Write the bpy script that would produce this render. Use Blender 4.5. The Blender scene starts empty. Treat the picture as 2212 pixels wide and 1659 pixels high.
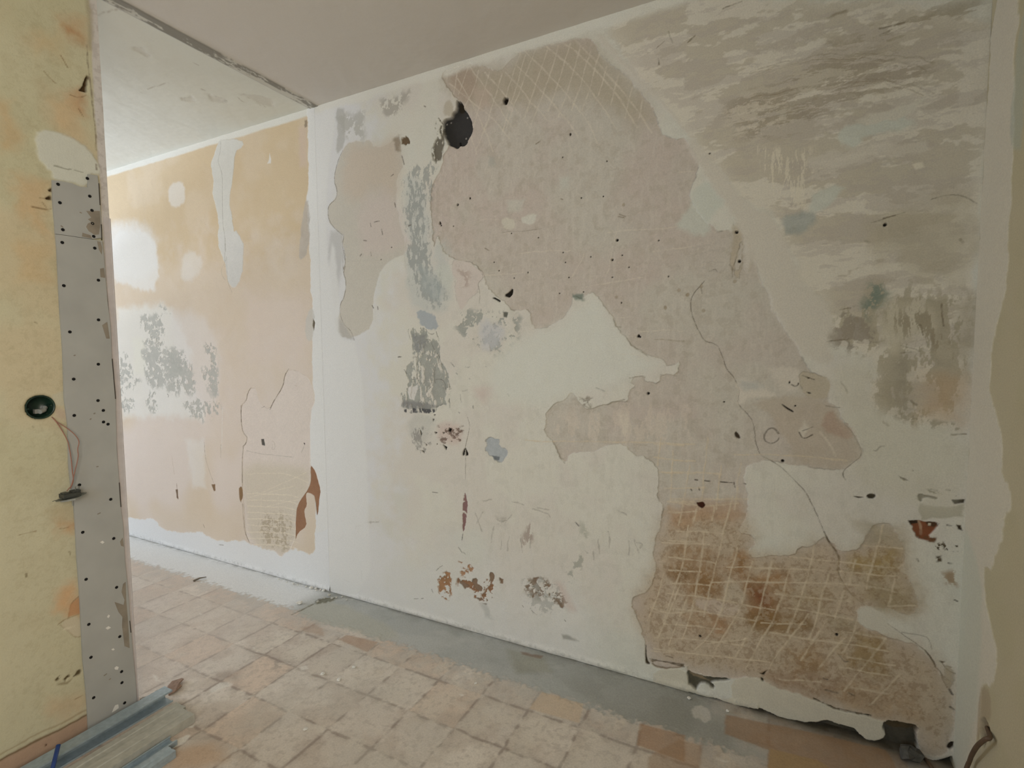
import bpy, math, random
import numpy as np
from mathutils import Vector, Matrix

sc = bpy.context.scene
# ------------------------------------------------------------------ camera
FPX, YAW, PITCH, ROLL = 1094.45, -0.46611604, 0.0647668, -0.00840066
CAM = np.array([0.0, -1.98, 1.32])
def cam_axes():
    c, s = math.cos(YAW), math.sin(YAW)
    f = np.array([s*math.cos(PITCH), c*math.cos(PITCH), -math.sin(PITCH)])
    r = np.array([c, -s, 0.0]); u = np.cross(r, f)
    cr, sr = math.cos(ROLL), math.sin(ROLL)
    return cr*r+sr*u, -sr*r+cr*u, f
RI, UP, FW = cam_axes()
cam_data = bpy.data.cameras.new('camera'); cam = bpy.data.objects.new('camera', cam_data)
sc.collection.objects.link(cam)
m = Matrix.Identity(4)
for i in range(3):
    m[i][0], m[i][1], m[i][2], m[i][3] = RI[i], UP[i], -FW[i], CAM[i]
cam.matrix_world = m
cam_data.sensor_width = 36.0; cam_data.lens = FPX/2212*36.0; cam_data.clip_start = 0.02
sc.camera = cam
# ------------------------------------------------------------------ look, world, lights
sc.view_settings.view_transform = 'Standard'; sc.view_settings.look = 'None'
sc.view_settings.exposure = 0.0; sc.view_settings.gamma = 1.0
try: sc.view_settings.use_curve_mapping = False
except Exception: pass
sc.cycles.use_denoising = True
sc.cycles.use_adaptive_sampling = True; sc.cycles.adaptive_threshold = 0.035; sc.cycles.max_bounces = 6; sc.cycles.diffuse_bounces = 5
w = bpy.data.worlds.new('overcast_sky'); sc.world = w; w.use_nodes = True
w.node_tree.nodes['Background'].inputs[0].default_value = (1.0, 1.0, 1.0, 1)
w.node_tree.nodes['Background'].inputs[1].default_value = 0.1
def area(name, loc, target, sx, sy, power, col):
    d = bpy.data.lights.new(name, 'AREA'); d.shape = 'RECTANGLE'; d.size = sx; d.size_y = sy
    d.energy = power; d.color = col
    o = bpy.data.objects.new(name, d); sc.collection.objects.link(o); o.location = loc
    o.rotation_euler = (Vector(target)-Vector(loc)).to_track_quat('-Z', 'Y').to_euler()
    return o
# sunlit paving outside the adjoining room's window, window daylight, and added lamps
LIGHTS = [
 area('outside_edge_lamp', (-9.0, -5.37, 1.30), (-2.6, -0.7, 1.7), 0.12, 0.7, 60, (0.98, 0.99, 1.0)),  # narrow lamp added outside to draw the light edge on the ceiling
 area('low_edge_lamp', (-9.0, -5.37, 0.42), (-3.0, -1.0, 2.6), 0.12, 0.12, 90, (0.92, 0.96, 1.0)),  # small lamp added low outside to brighten the ceiling up to that edge
 area('sunlit_paving', (-9.0, -2.40, 0.06), (-4.5, -1.2, 2.6), 2.0, 0.06, 330, (0.66, 0.78, 1.0)),
 area('window_sky', (-7.15, -2.40, 1.55), (-3.5, -1.2, 0.9), 2.9, 1.35, 130, (0.76, 0.83, 1.0)),
 area('rear_fill_lamp', (-0.45, -3.72, 1.60), (-0.45, 0.0, 1.2), 1.2, 1.1, 17, (0.45, 0.74, 1.0)),  # fill added behind the camera to brighten the right of the back wall
 area('side_window_sky', (0.68, -2.85, 1.55), (-2.1, -1.6, 1.1), 1.0, 1.3, 48, (1.0, 0.905, 0.81)),
]

# ------------------------------------------------------------------ helpers
H = 2.60
def srgb(r, g, b):
    f = lambda c: c/12.92 if c <= 0.04045 else ((c+0.055)/1.055)**2.4
    return np.array([f(r/255), f(g/255), f(b/255)])
CROPS = {'A': (0, 0), 'B': (0, 500), 'C': (0, 1059), 'D': (700, 0), 'E': (700, 500), 'G': (700, 1059),
         'H': (1412, 0), 'I': (1412, 500), 'J': (1412, 1059)}
SPEC = {'P': (0, 0, 1.0), 'K': (0, 340, 5.53), 'L': (0, 1040, 4.609), 'M': (840, 560, 3.77), 'N': (640, 880, 4.608),
        'Q': (900, 60, 5.53), 'R': (1900, 1000, 2.516), 'S': (230, 620, 5.185), 'T': (280, 1140, 3.197),
        'U': (880, 1300, 3.687), 'V': (1400, 1400, 2.724), 'W': (0, 1400, 5.267), 'X': (0, 830, 5.72), 'Y': (180, 0, 4.096)}
for k, v in CROPS.items(): SPEC[k] = (v[0], v[1], 2.765)
def pix(text):
    """measured photo positions, given per magnified detail view"""
    ox, oy, s = 0, 0, 1.0; out = []
    for t in text.split():
        if t in SPEC: ox, oy, s = SPEC[t]
        else:
            a, b = t.split(','); out.append((ox+float(a)/s, oy+float(b)/s))
    return out
def ray(x, y): return RI*(x-1106)/FPX - UP*(y-829.5)/FPX + FW
def hit(x, y, ax, val):
    d = ray(x, y); return CAM + d*(val-CAM[ax])/d[ax]

_tab = {}
def vnoise(X, Y, seed):
    if seed not in _tab: _tab[seed] = np.random.RandomState(seed).rand(256, 256).astype(np.float32)
    T = _tab[seed]
    xi = np.floor(X).astype(np.int64); yi = np.floor(Y).astype(np.int64)
    fx = (X-xi).astype(np.float32); fy = (Y-yi).astype(np.float32)
    fx = fx*fx*(3-2*fx); fy = fy*fy*(3-2*fy)
    x0, x1, y0, y1 = xi & 255, (xi+1) & 255, yi & 255, (yi+1) & 255
    return (T[y0, x0]*(1-fx)+T[y0, x1]*fx)*(1-fy)+(T[y1, x0]*(1-fx)+T[y1, x1]*fx)*fy
def fbm(X, Y, seed, oct=4, gain=0.55):
    t = 0; a = 1.0; s = 0.0
    for i in range(oct):
        t = t+a*vnoise(X*(2.03**i)+17.3*i, Y*(2.03**i)+9.1*i, seed*11+i); s += a; a *= gain
    return t/s           # 0..1, mean .5
def sstep(a, b, x):
    t = np.clip((x-a)/(b-a), 0, 1); return t*t*(3-2*t)

class Surf:
    """a finely divided wall/floor/ceiling face: colour and relief per point, and which named part a face belongs to"""
    def __init__(s, us, vs, O, Uv, Vv, N, ax, val, base, seed):
        s.us, s.vs = np.array(us), np.array(vs)
        s.O, s.Uv, s.Vv, s.N = map(np.array, (O, Uv, Vv, N)); s.ax, s.val = ax, val
        s.ua, s.va = int(np.argmax(np.abs(s.Uv))), int(np.argmax(np.abs(s.Vv)))
        s.X, s.Y = np.meshgrid(s.us, s.vs); s.X = s.X.astype(np.float32); s.Y = s.Y.astype(np.float32)
        s.col = np.empty(s.X.shape+(3,), np.float32); s.col[:] = base
        s.h = np.zeros(s.X.shape, np.float32); s.lab = np.zeros(s.X.shape, np.int16)
        s.seed = seed
        s.w1 = fbm(s.X*14, s.Y*14, seed+1, 4)-.5; s.w2 = fbm(s.X*14, s.Y*14, seed+2, 4)-.5
        s.f1 = fbm(s.X*70, s.Y*70, seed+3, 3); s.f2 = fbm(s.X*26, s.Y*26, seed+4, 4); s.f3 = fbm(s.X*34, s.Y*34, seed+6, 3)
        s.big = fbm(s.X*5, s.Y*5, seed+5, 4)
    def uv(s, text, soft=False):
        P = s.uv0(text)
        if soft and len(P) > 4:      # round the corners of a measured outline once
            Q = np.roll(P, -1, 0); P = np.stack([P*.75+Q*.25, P*.25+Q*.75], 1).reshape(-1, 2)
        return P
    def uv0(s, text):
        if isinstance(text, str):
            r = []
            for p in pix(text):
                q = hit(p[0], p[1], s.ax, s.val); r.append((q[s.ua], q[s.va]))
            return np.array(r)
        return np.array(text, float)
    def win(s, P, pad):
        i0, i1 = np.searchsorted(s.us, P[:, 0].min()-pad), np.searchsorted(s.us, P[:, 0].max()+pad)
        j0, j1 = np.searchsorted(s.vs, P[:, 1].min()-pad), np.searchsorted(s.vs, P[:, 1].max()+pad)
        return slice(j0, j1), slice(i0, i1)
    def sdf(s, P, W, warp):
        X = s.X[W]+s.w1[W]*warp+(s.f2[W]-.5)*warp*.6+(s.f1[W]-.5)*min(warp, .016)*.6; Y = s.Y[W]+s.w2[W]*warp+(s.f3[W]-.5)*warp*.5+(s.f1[W]-.5)*min(warp, .016)*.4
        d2 = np.full(X.shape, 1e9, np.float32); ins = np.zeros(X.shape, bool)
        n = len(P)
        for i in range(n):
            ax, ay = P[i]; bx, by = P[(i+1) % n]
            ex, ey = bx-ax, by-ay; L = ex*ex+ey*ey+1e-12
            wx, wy = X-ax, Y-ay
            t = np.clip((wx*ex+wy*ey)/L, 0, 1)
            d2 = np.minimum(d2, (wx-ex*t)**2+(wy-ey*t)**2)
            c = ((ay > Y) != (by > Y)) & (X < (bx-ax)*(Y-ay)/(by-ay+1e-12)+ax)
            ins ^= c
        d = np.sqrt(d2); return np.where(ins, -d, d)
    def mix(s, W, a, color):
        a = a[..., None].astype(np.float32)
        c = np.array(color, np.float32)
        s.col[W] = s.col[W]*(1-a)+c*a
    def blob(s, text, color=None, edge=0.002, warp=0.03, alpha=1.0, h=None, lab=None, rim=0.0, speck=None, fmul=0.0, hadd=None, stretch=None, soft=True):
        P = s.uv(text, soft)
        if len(P) < 3: return
        W = s.win(P, warp+edge+0.02)
        if s.X[W].size == 0: return
        d = s.sdf(P, W, warp)
        a = 1-sstep(-edge, edge, d)
        if speck is not None:           # broken up into flakes: speck=(scale, threshold, seed)
            X, Y = s.X[W], s.Y[W]
            sx, sy = stretch or (1, 1)
            q = fbm((X+s.w1[W]*.02)*speck[0]*sx, (Y+s.w2[W]*.02)*speck[0]*sy, speck[2], 5, .68)
            fade = sstep(0, max(0.04, edge*2), -d)*0.13
            a = a*sstep(speck[1]-.018, speck[1]+.018, q-0.07+fade*.8)
        m = a*alpha
        if color is not None:
            c = np.array(color, np.float32)
            if fmul: c = c*(1+fmul*(s.f2[W]-.5)+fmul*.6*(s.f1[W]-.5))[..., None]
            s.mix(W, m, c)
        if rim: s.mix(W, rim*.8*np.exp(-(d/0.0019)**2)*sstep(.42, .60, s.f2[W]), srgb(95, 86, 72))
        if h is not None: s.h[W] = s.h[W]*(1-a)+h*a
        if hadd is not None: s.h[W] += hadd*a
        if lab is not None: s.lab[W] = np.where(a > .5, lab, s.lab[W])
        return W, d, a
    def line(s, text, width, color, alpha=1.0, warp=0.006, h=0.0, rough=0.5):
        P = s.uv(text)
        for _ in range(2):
            if len(P) > 2: P = np.concatenate([P[:1], np.stack([P[:-1]*.75+P[1:]*.25, P[:-1]*.25+P[1:]*.75], 1).reshape(-1, 2), P[-1:]])
        W = s.win(P, width*2+warp+.004)
        if s.X[W].size == 0: return
        X = s.X[W]+s.w1[W]*warp; Y = s.Y[W]+s.w2[W]*warp
        d2 = np.full(X.shape, 1e9, np.float32)
        for i in range(len(P)-1):
            ax, ay = P[i]; bx, by = P[i+1]; ex, ey = bx-ax, by-ay; L = ex*ex+ey*ey+1e-12
            wx, wy = X-ax, Y-ay; t = np.clip((wx*ex+wy*ey)/L, 0, 1)
            d2 = np.minimum(d2, (wx-ex*t)**2+(wy-ey*t)**2)
        d = np.sqrt(d2); ww = .8*width*(1-rough+2*rough*s.f2[W])
        a = (1-sstep(ww*.30, ww*.85, d))*alpha*(.5+.5*sstep(.36, .54, s.f1[W]))
        s.mix(W, a, color)
        if h: s.h[W] += h*a
    def dot(s, text, r, color, h=-0.004, alpha=1.0):
        for q in s.uv(text):
            W = s.win(np.array([q]), r*2.5)
            X = s.X[W]+s.w1[W]*r*1.4; Y = s.Y[W]+s.w2[W]*r*1.4
            d = np.hypot(X-q[0], Y-q[1]); a = 1-sstep(r*.7, r*1.15, d)
            s.mix(W, a*alpha, color); s.h[W] += h*a
    def build(s, name, material, parts={}, root=None, kind='structure'):
        nv, nu = s.X.shape
        co = s.O+s.X[..., None]*s.Uv+s.Y[..., None]*s.Vv+s.h[..., None]*s.N
        co = co.reshape(-1, 3).astype(np.float32); col = np.clip(s.col, 0.004, .95).reshape(-1, 3)
        idx = np.arange(nv*nu, dtype=np.int64).reshape(nv, nu)
        q = np.stack([idx[:-1, :-1], idx[:-1, 1:], idx[1:, 1:], idx[1:, :-1]], -1)
        if np.dot(np.cross(s.Uv, s.Vv), s.N) < 0: q = q[..., ::-1]
        fl = s.lab[:-1, :-1]
        out = {}
        for k in [0]+sorted(parts):
            qq = q[fl == k]
            if len(qq) == 0: continue
            used, inv = np.unique(qq, return_inverse=True); inv = inv.reshape(-1)
            me = bpy.data.meshes.new(name if k == 0 else parts[k])
            me.vertices.add(len(used)); me.vertices.foreach_set('co', co[used].ravel())
            me.loops.add(len(inv)); me.loops.foreach_set('vertex_index', inv.astype(np.int32))
            me.polygons.add(len(qq)); me.polygons.foreach_set('loop_start', np.arange(0, len(inv), 4, dtype=np.int32))
            me.polygons.foreach_set('loop_total', np.full(len(qq), 4, np.int32))
            me.update(calc_edges=True)
            at = me.attributes.new('tint', 'FLOAT_COLOR', 'POINT')
            c4 = np.ones((len(used), 4), np.float32); c4[:, :3] = col[used]; at.data.foreach_set('color', c4.ravel())
            me.polygons.foreach_set('use_smooth', np.ones(len(qq), bool))
            me.materials.append(material)
            o = bpy.data.objects.new(name if k == 0 else parts[k], me); sc.collection.objects.link(o)
            if k == 0:
                base = o
                if kind: o['kind'] = kind
            else: o.parent = base
            out[k] = o
        return out

def mat_tint(name, rough=.9, bump=.25, scale=220, grain=.07):
    m = bpy.data.materials.new(name); m.use_nodes = True; nt = m.node_tree; b = nt.nodes['Principled BSDF']
    at = nt.nodes.new('ShaderNodeAttribute'); at.attribute_name = 'tint'
    tc = nt.nodes.new('ShaderNodeTexCoord')
    n = nt.nodes.new('ShaderNodeTexNoise'); n.inputs['Scale'].default_value = scale; n.inputs['Detail'].default_value = 4
    nt.links.new(tc.outputs['Object'], n.inputs['Vector'])
    mr = nt.nodes.new('ShaderNodeMapRange'); mr.inputs[1].default_value = .25; mr.inputs[2].default_value = .75
    mr.inputs[3].default_value = 1-grain; mr.inputs[4].default_value = 1+grain*.6
    nt.links.new(n.outputs['Fac'], mr.inputs[0])
    mul = nt.nodes.new('ShaderNodeVectorMath'); mul.operation = 'SCALE'
    nt.links.new(at.outputs['Color'], mul.inputs[0]); nt.links.new(mr.outputs[0], mul.inputs['Scale'])
    nt.links.new(mul.outputs[0], b.inputs['Base Color'])
    b.inputs['Roughness'].default_value = rough; b.inputs['Specular IOR Level'].default_value = .25
    bp = nt.nodes.new('ShaderNodeBump'); bp.inputs['Strength'].default_value = bump; bp.inputs['Distance'].default_value = .002
    nt.links.new(n.outputs['Fac'], bp.inputs['Height']); nt.links.new(bp.outputs[0], b.inputs['Normal'])
    return m
def mat_flat(name, col, rough=.6, metal=0, var=.1, scale=40, bump=.1):
    m = bpy.data.materials.new(name); m.use_nodes = True; nt = m.node_tree; b = nt.nodes['Principled BSDF']
    tc = nt.nodes.new('ShaderNodeTexCoord')
    n = nt.nodes.new('ShaderNodeTexNoise'); n.inputs['Scale'].default_value = scale; n.inputs['Detail'].default_value = 5
    nt.links.new(tc.outputs['Object'], n.inputs['Vector'])
    cr = nt.nodes.new('ShaderNodeValToRGB')
    cr.color_ramp.elements[0].position = .3; cr.color_ramp.elements[1].position = .7
    cr.color_ramp.elements[0].color = (*[c*(1-var) for c in col], 1); cr.color_ramp.elements[1].color = (*[min(1, c*(1+var)) for c in col], 1)
    nt.links.new(n.outputs['Fac'], cr.inputs[0]); nt.links.new(cr.outputs[0], b.inputs['Base Color'])
    b.inputs['Roughness'].default_value = rough; b.inputs['Metallic'].default_value = metal
    bp = nt.nodes.new('ShaderNodeBump'); bp.inputs['Strength'].default_value = bump; bp.inputs['Distance'].default_value = .002
    nt.links.new(n.outputs['Fac'], bp.inputs['Height']); nt.links.new(bp.outputs[0], b.inputs['Normal'])
    return m

RES = 0.0024
WHITE = srgb(222, 221, 215); CREAM = srgb(215, 211, 197); TAN = srgb(197, 187, 174); TAN2 = srgb(192, 178, 158)
PINK = srgb(208, 192, 181); GREY = srgb(166, 166, 160); BLUE = srgb(178, 184, 186); MINT = srgb(204, 206, 193)
BLACK = srgb(34, 28, 22); DARK = srgb(78, 70, 58); LINE = srgb(219, 209, 190); ORANGE = srgb(204, 184, 151)
CRACK = srgb(112, 102, 86); BROWN = srgb(152, 117, 76); RUST = srgb(140, 88, 48)

def arange(a, b, d): return list(np.linspace(a, b, max(2, int(round((b-a)/d))+1)))
M_WALL = mat_tint('aged_plaster', grain=.10, bump=.35); M_FLOOR = mat_tint('worn_floor_covering', rough=.75, bump=.3, scale=160, grain=.12)
M_CEIL = mat_tint('ceiling_paint', bump=.1, scale=120, grain=.02)

# ================================================================== BACK WALL (main room)
XR, XS = 0.555, -2.135
B = Surf(arange(XS, XR, RES), arange(0, H, RES), (0, 0, 0), (1, 0, 0), (0, 0, 1), (0, -1, 0), 1, 0.0, CREAM, 1)
X, Y = B.X, B.Y
full = (slice(None), slice(None))
# soft mottling of old distemper and filler
B.mix(full, sstep(.42, .62, B.big)*.5, srgb(211, 203, 192)); B.mix(full, sstep(.54, .70, B.f3)*.16*sstep(-1.6, -1.2, X), srgb(186, 182, 168)); B.mix(full, sstep(.60, .66, fbm(X*60, Y*18, 79, 4))*.10*sstep(-1.5, -1.0, X), srgb(182, 178, 164))
B.mix(full, sstep(.5, .66, fbm(X*2.2, Y*2.2, 77, 4))*.45, srgb(208, 210, 199))
B.mix(full, (1-sstep(-1.95, -1.55, X+B.w1*.5))*.95, srgb(217, 216, 213))          # smooth new filler near the joint
B.mix(full, (1-sstep(.02, .55, Y+B.w1*.25))*(1-sstep(-.75, -.5, X))*.7, srgb(219, 217, 211))
B.h += (B.w1*.004+(B.f2-.5)*.0008)*sstep(-2.0, -1.2, X)
# upper right: scraped area
SCR = 'H 0,0 2040,0 2010,560 1925,1659 I 1925,0 1870,1190 1400,1110 1280,1000 1330,900 1330,780 1200,680 1040,660 1080,560 1040,430 860,300 860,180 770,50 H 760,1350 700,1280 540,1200 400,1020 250,830 130,690 0,560 P 1340,100 1310,60 1420,-20 2160,-20'
B.blob(SCR, srgb(216, 207, 189), edge=.01, warp=.03, alpha=.75, fmul=.05)
B.blob(SCR, srgb(176, 165, 143), edge=.05, warp=.05, speck=(9, .50, 21), stretch=(.55, 1.5), alpha=.5)
B.blob(SCR, srgb(186, 176, 164), edge=.05, warp=.05, speck=(16, .52, 22), stretch=(.5, 1.8), alpha=.45)
B.blob('H 450,560 700,500 1000,350 1300,240 1650,330 1700,450 1500,560 1150,640 1000,720 700,860 480,820', srgb(160, 147, 126), edge=.04, warp=.05, speck=(34, .49, 23), stretch=(.35, 1.9), alpha=.6, fmul=.2)
B.blob('H 450,560 760,540 900,640 760,800 600,840 440,780', LINE, edge=.03, warp=.04, speck=(60, .54, 24), stretch=(.5, 1.5), alpha=.6, hadd=.0006)
B.blob('H 600,880 950,880 920,1250 700,1200', srgb(224, 215, 194), edge=.02, warp=.02, speck=(60, .52, 25), stretch=(1.8, .2), alpha=.7)
B.blob('H 980,290 1300,260 2040,60 2040,0 1700,0 1400,130', srgb(160, 147, 122), edge=.03, warp=.05, speck=(22, .5, 26), stretch=(.4, 1.8), alpha=.65)
B.blob('H 1040,100 1160,55 1170,70 1080,105', srgb(150, 138, 115), edge=.006, alpha=.8)
B.blob('H 1080,820 1170,740 1500,700 1560,720 1600,760 1440,790 1260,800 1250,870 1130,870', MINT, edge=.008, alpha=.85)
B.blob('H 1350,660 1530,620 1640,560 1600,620 1560,700 1240,740 1230,700', srgb(210, 204, 188), edge=.004, alpha=.9)
B.blob('H 930,1270 960,1130 1150,1110 1090,1180 1000,1260', MINT, edge=.008, alpha=.8)
B.blob('H 770,1290 870,1270 980,1250 990,1330 930,1390 800,1420 770,1380', srgb(160, 165, 158), edge=.012, warp=.04, alpha=.75, fmul=.3)
B.blob('H 900,960 1100,880 1600,820 1650,900 1400,940 1000,1010', srgb(212, 204, 188), edge=.006, warp=.05, alpha=.65)
B.blob('H 1300,1340 1400,1260 1700,1180 1850,1170 1950,1220 1930,1659 1480,1659 1350,1440', srgb(184, 174, 150), edge=.05, warp=.10, alpha=.6, fmul=.15)
B.line('H 1660,1190 1750,1165 1850,1170 1930,1215', .003, CRACK, alpha=.6)
B.line('H 1300,1330 1420,1295 1500,1270', .003, CRACK, alpha=.5)
B.blob('H 1550,975 1600,970 1615,1000 1570,1010', srgb(220, 212, 192), edge=.003, warp=.01)
for a, b in ((980, 545), (1050, 530), (1000, 390), (1040, 360)):
    B.line(f'H {a-420},{b+40} {a-200},{b-10} {a},{b-30} {a+300},{b-60} {a+560},{b-20} {a+640},{b+20}', .0035, srgb(150, 136, 112), alpha=.45, warp=.03)
    B.line(f'H {a-400},{b+60} {a-180},{b+8} {a+20},{b-12} {a+320},{b-42} {a+560},{b-2}', .003, LINE, alpha=.4, warp=.03)
B.blob('I 1080,560 1130,460 1260,440 1300,340 1480,300 1640,380 1900,320 1880,1000 1870,1190 1400,1110 1290,1000 1330,800 1200,690 1040,670', srgb(170, 160, 136), edge=.03, warp=.06, speck=(20, .47, 27), stretch=(1.5, .6), alpha=.75, fmul=.15)
B.blob('I 1040,670 1080,560 1180,470 1330,520 1340,640 1300,740 1200,700', srgb(156, 146, 130), edge=.02, warp=.06, speck=(30, .45, 28), alpha=.8)
B.blob('I 1270,440 1300,340 1370,320 1440,370 1380,440 1310,530 1270,480', srgb(118, 136, 124), edge=.02, warp=.05, speck=(30, .44, 29), alpha=.75)
B.blob('I 1340,560 1400,430 1550,420 1680,450 1700,600 1480,640 1460,740 1370,720', srgb(206, 198, 176), edge=.02, warp=.04, alpha=.7)
B.blob('I 1400,480 1750,420 1800,800 1500,620', srgb(150, 138, 114), edge=.03, warp=.04, speck=(26, .54, 30), stretch=(2.2, .35), alpha=.7)
B.blob('I 1450,780 1530,720 1560,900 1530,1110 1420,1090 1440,900', srgb(158, 150, 132), edge=.03, warp=.05, alpha=.6, fmul=.3)
B.blob('I 1640,860 1870,860 1860,1150 1600,1080', srgb(192, 164, 130), edge=.05, warp=.05, alpha=.6)
B.blob('I 1830,420 1930,380 1890,900 1840,850', srgb(160, 150, 126), edge=.03, warp=.04, alpha=.6)
B.blob('I 1380,1110 1500,1060 1800,1150 1870,1180 1860,1200 1600,1170', srgb(150, 140, 118), edge=.01, warp=.05, speck=(40, .48, 31), alpha=.7)
for t in ('I 1480,680 1560,700 1590,720', 'I 1470,730 1540,720', 'I 1590,560 1600,620', 'I 1720,430 1740,560', 'I 1040,660 1110,650 1160,640', 'I 1120,470 1190,465', 'I 1785,1212 1830,1216 1870,1222',
          'H 20,290 60,255', 'H 30,350 40,380', 'H 90,190 110,260', 'H 200,260 240,215', 'H 410,50 520,10', 'H 1350,170 1500,130', 'H 1350,200 1420,170', 'H 1380,1305 1450,1290'):
    B.line(t, .005, srgb(120, 108, 86), alpha=.7, warp=.02)

# exposed old mortar: one large ragged field
TXT_T = '''D 705,440 740,415 800,405 860,375 880,390 930,390 1000,415 1050,430 1080,380 1130,330 1200,295 1290,280 1360,268 1420,240 1500,235 1590,225 1615,260 1630,310 1690,360 1750,400 1820,470 1900,560 1990,680 2010,790 2100,830 2160,830
H 190,830 270,940 270,1000 240,1090 210,1180 330,1380 I 560,0 600,150 680,400 760,560 820,640 880,740 900,780 960,850 1040,890 1050,940 1030,1020 1110,1060 1140,1130 1190,1190 1255,1330 1180,1390 1130,1430 880,1400 700,1370 560,1385 540,1450 560,1620
J 550,150 500,250 610,275 605,330 560,380 600,410 700,395 840,395 870,340 950,330 1000,280 1040,290 1090,370 1200,370 1250,330 1255,270 1320,200 1390,190 1430,200 1480,320 1500,420 1450,480 1520,525 1555,600 1585,690 1530,750 1400,700 1280,690 1210,700 1210,780 1290,830 1400,880 1500,890 1600,950 1670,1040 1720,1100 1790,1150 1780,1560 1700,1590 1590,1560 1560,1470 1590,1410 1390,1390 1290,1350 1150,1330 1050,1290 940,1240 870,1215 700,1160 600,1110 460,1130 320,1110 210,1080 200,1060
G 2180,1055 2060,1075 1945,1050 1920,1010 1910,850 1870,760 1840,680 1845,640 1920,610 1970,560 1990,440 1960,400 1975,330 2010,200 2035,100 1990,60
E 1995,1500 1990,1420 1930,1340 1850,1340 1790,1270 1720,1265 1650,1290 1600,1320 1460,1320 1450,1395 1400,1330 1370,1250 1315,1210 1325,1130 1325,1075 1390,1020 1440,1000 1470,960 1500,985 1540,1040 1600,1060 1680,1030 1780,1015 1815,1020 1815,960 1860,925 1830,910 1840,875 1900,875 1920,905 2010,910 2010,855 2115,860 2130,770 2100,790 2040,805 2030,770 1940,740 1870,700 1810,650 1740,570 1730,520 1680,460 1620,370 1570,380 1540,415 1500,380 1480,440 1440,500 1400,535 1290,585 1240,575 1230,460 1150,480 1100,440 960,330 950,260 900,180 770,170 700,100 680,0
D 660,1500 640,1250 640,1100 700,1000 720,900 880,700 760,560 760,540 720,500'''
r = B.blob(TXT_T, TAN, edge=.0015, warp=.018, h=-.0025, lab=1, rim=.55, fmul=.06)
W, dT, aT = r
B.h[W] += aT*(B.f2[W]-.5)*.0012
q = fbm(B.X[W]*3, B.Y[W]*3, 41, 4)
B.mix(W, aT*sstep(.45, .65, q)*.6, srgb(198, 184, 172)); B.mix(W, aT*sstep(.5, .7, fbm(B.X[W]*3.3, B.Y[W]*3.3, 42, 4))*.5, srgb(199, 195, 180))
B.mix(W, aT*sstep(.54, .72, B.f2[W])*.28, srgb(176, 165, 148)); B.mix(W, aT*sstep(.58, .64, fbm(B.X[W]*70, B.Y[W]*16, 81, 4))*.22, srgb(214, 206, 192)); B.mix(W, aT*sstep(.60, .66, fbm(B.X[W]*40, B.Y[W]*40, 82, 4))*.25, srgb(170, 160, 142))
B.blob('D 705,440 880,380 1050,430 1200,295 1590,225 1690,360 1990,680 1900,760 1500,520 1200,620 880,640 760,560', srgb(178, 166, 143), edge=.05, warp=.05, alpha=.7)
B.blob('D 740,430 900,400 900,560 860,640 780,580', srgb(172, 150, 132), edge=.02, warp=.03, alpha=.5)
B.blob('D 880,520 990,520 980,640 930,660', srgb(200, 180, 164), edge=.02, alpha=.5)
# blending of the mortar into the thin white distemper on the left
B.blob('D 560,1000 640,1250 650,1659 E 700,0 760,200 740,470 560,500 480,300 500,0 D 480,1100', srgb(196, 198, 190), edge=.03, warp=.06, alpha=.75, fmul=.08)
B.blob('D 470,980 700,950 640,1200 660,1659 E 700,200 740,450 600,460 480,200 D 480,1400', srgb(140, 144, 140), edge=.02, warp=.06, speck=(44, .52, 43), stretch=(1.5, .6), alpha=.6)
B.blob('E 560,180 640,230 690,300 720,400 640,420 590,330', srgb(168, 174, 170), edge=.02, warp=.06, alpha=.7, fmul=.2)
B.blob('M 520,30 640,0 720,60 775,150 720,190 740,260 600,410 550,380 530,180', srgb(206, 191, 181), edge=.008, warp=.04, alpha=.55, rim=.3, fmul=.1)
B.blob('M 560,70 650,70 640,220 590,230', srgb(170, 150, 138), edge=.015, warp=.05, speck=(40, .46, 44), alpha=.6)
B.line('M 720,60 775,150 720,190 740,270 735,360', .0025, CRACK, alpha=.5)
B.blob('M 400,60 500,30 520,200 480,260 400,180', MINT, edge=.01, warp=.04, alpha=.5)
B.blob('M 215,440 260,410 340,440 400,480 400,570 330,570 260,530', srgb(168, 174, 176), edge=.004, warp=.03, alpha=.9, fmul=.1)
B.blob('M 170,560 330,560 420,750 450,850 490,950 505,1060 500,1190 390,1190 380,1240 250,1230 130,1220 90,1170 95,1090 150,1050 160,980 140,900 200,800 190,690', srgb(158, 159, 150), edge=.003, warp=.03, speck=(34, .45, 45), stretch=(1.5, .7), alpha=.9, h=-.0015, fmul=.35)
B.blob('M 190,620 290,620 290,760 210,740', srgb(142, 143, 140), edge=.01, warp=.04, alpha=.7, fmul=.3)
B.blob('M 160,1050 240,1020 215,1150 170,1140', srgb(214, 210, 202), edge=.002, warp=.02)
B.blob('M 95,1170 140,1150 390,1170 380,1215 120,1220', srgb(135, 134, 130), edge=.008, warp=.02, alpha=.7, fmul=.3)
B.blob('M 122,1215 250,1212 385,1215 375,1250 250,1252 125,1250', srgb(92, 92, 92), edge=.002, warp=.012, speck=(60, .40, 46), stretch=(2, .4))
for t in ('M 300,570 330,610 370,600', 'M 385,590 400,670', 'M 300,655 340,660 345,700 375,760', 'M 400,760 430,820 440,850', 'M 490,990 500,1060', 'M 495,1140 500,1215', 'M 385,980 420,970 460,1010 470,1080', 'M 385,1195 460,1185', 'M 225,800 235,980', 'M 380,880 380,1010', 'M 160,560 150,600 175,660', 'M 130,900 150,930'):
    B.line(t, .004, srgb(118, 116, 106), alpha=.8, warp=.03, h=-.001)
B.blob('M 130,1260 380,1260 350,1400 260,1560 190,1480', srgb(190, 188, 178), edge=.02, warp=.04, alpha=.6, fmul=.15)
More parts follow.
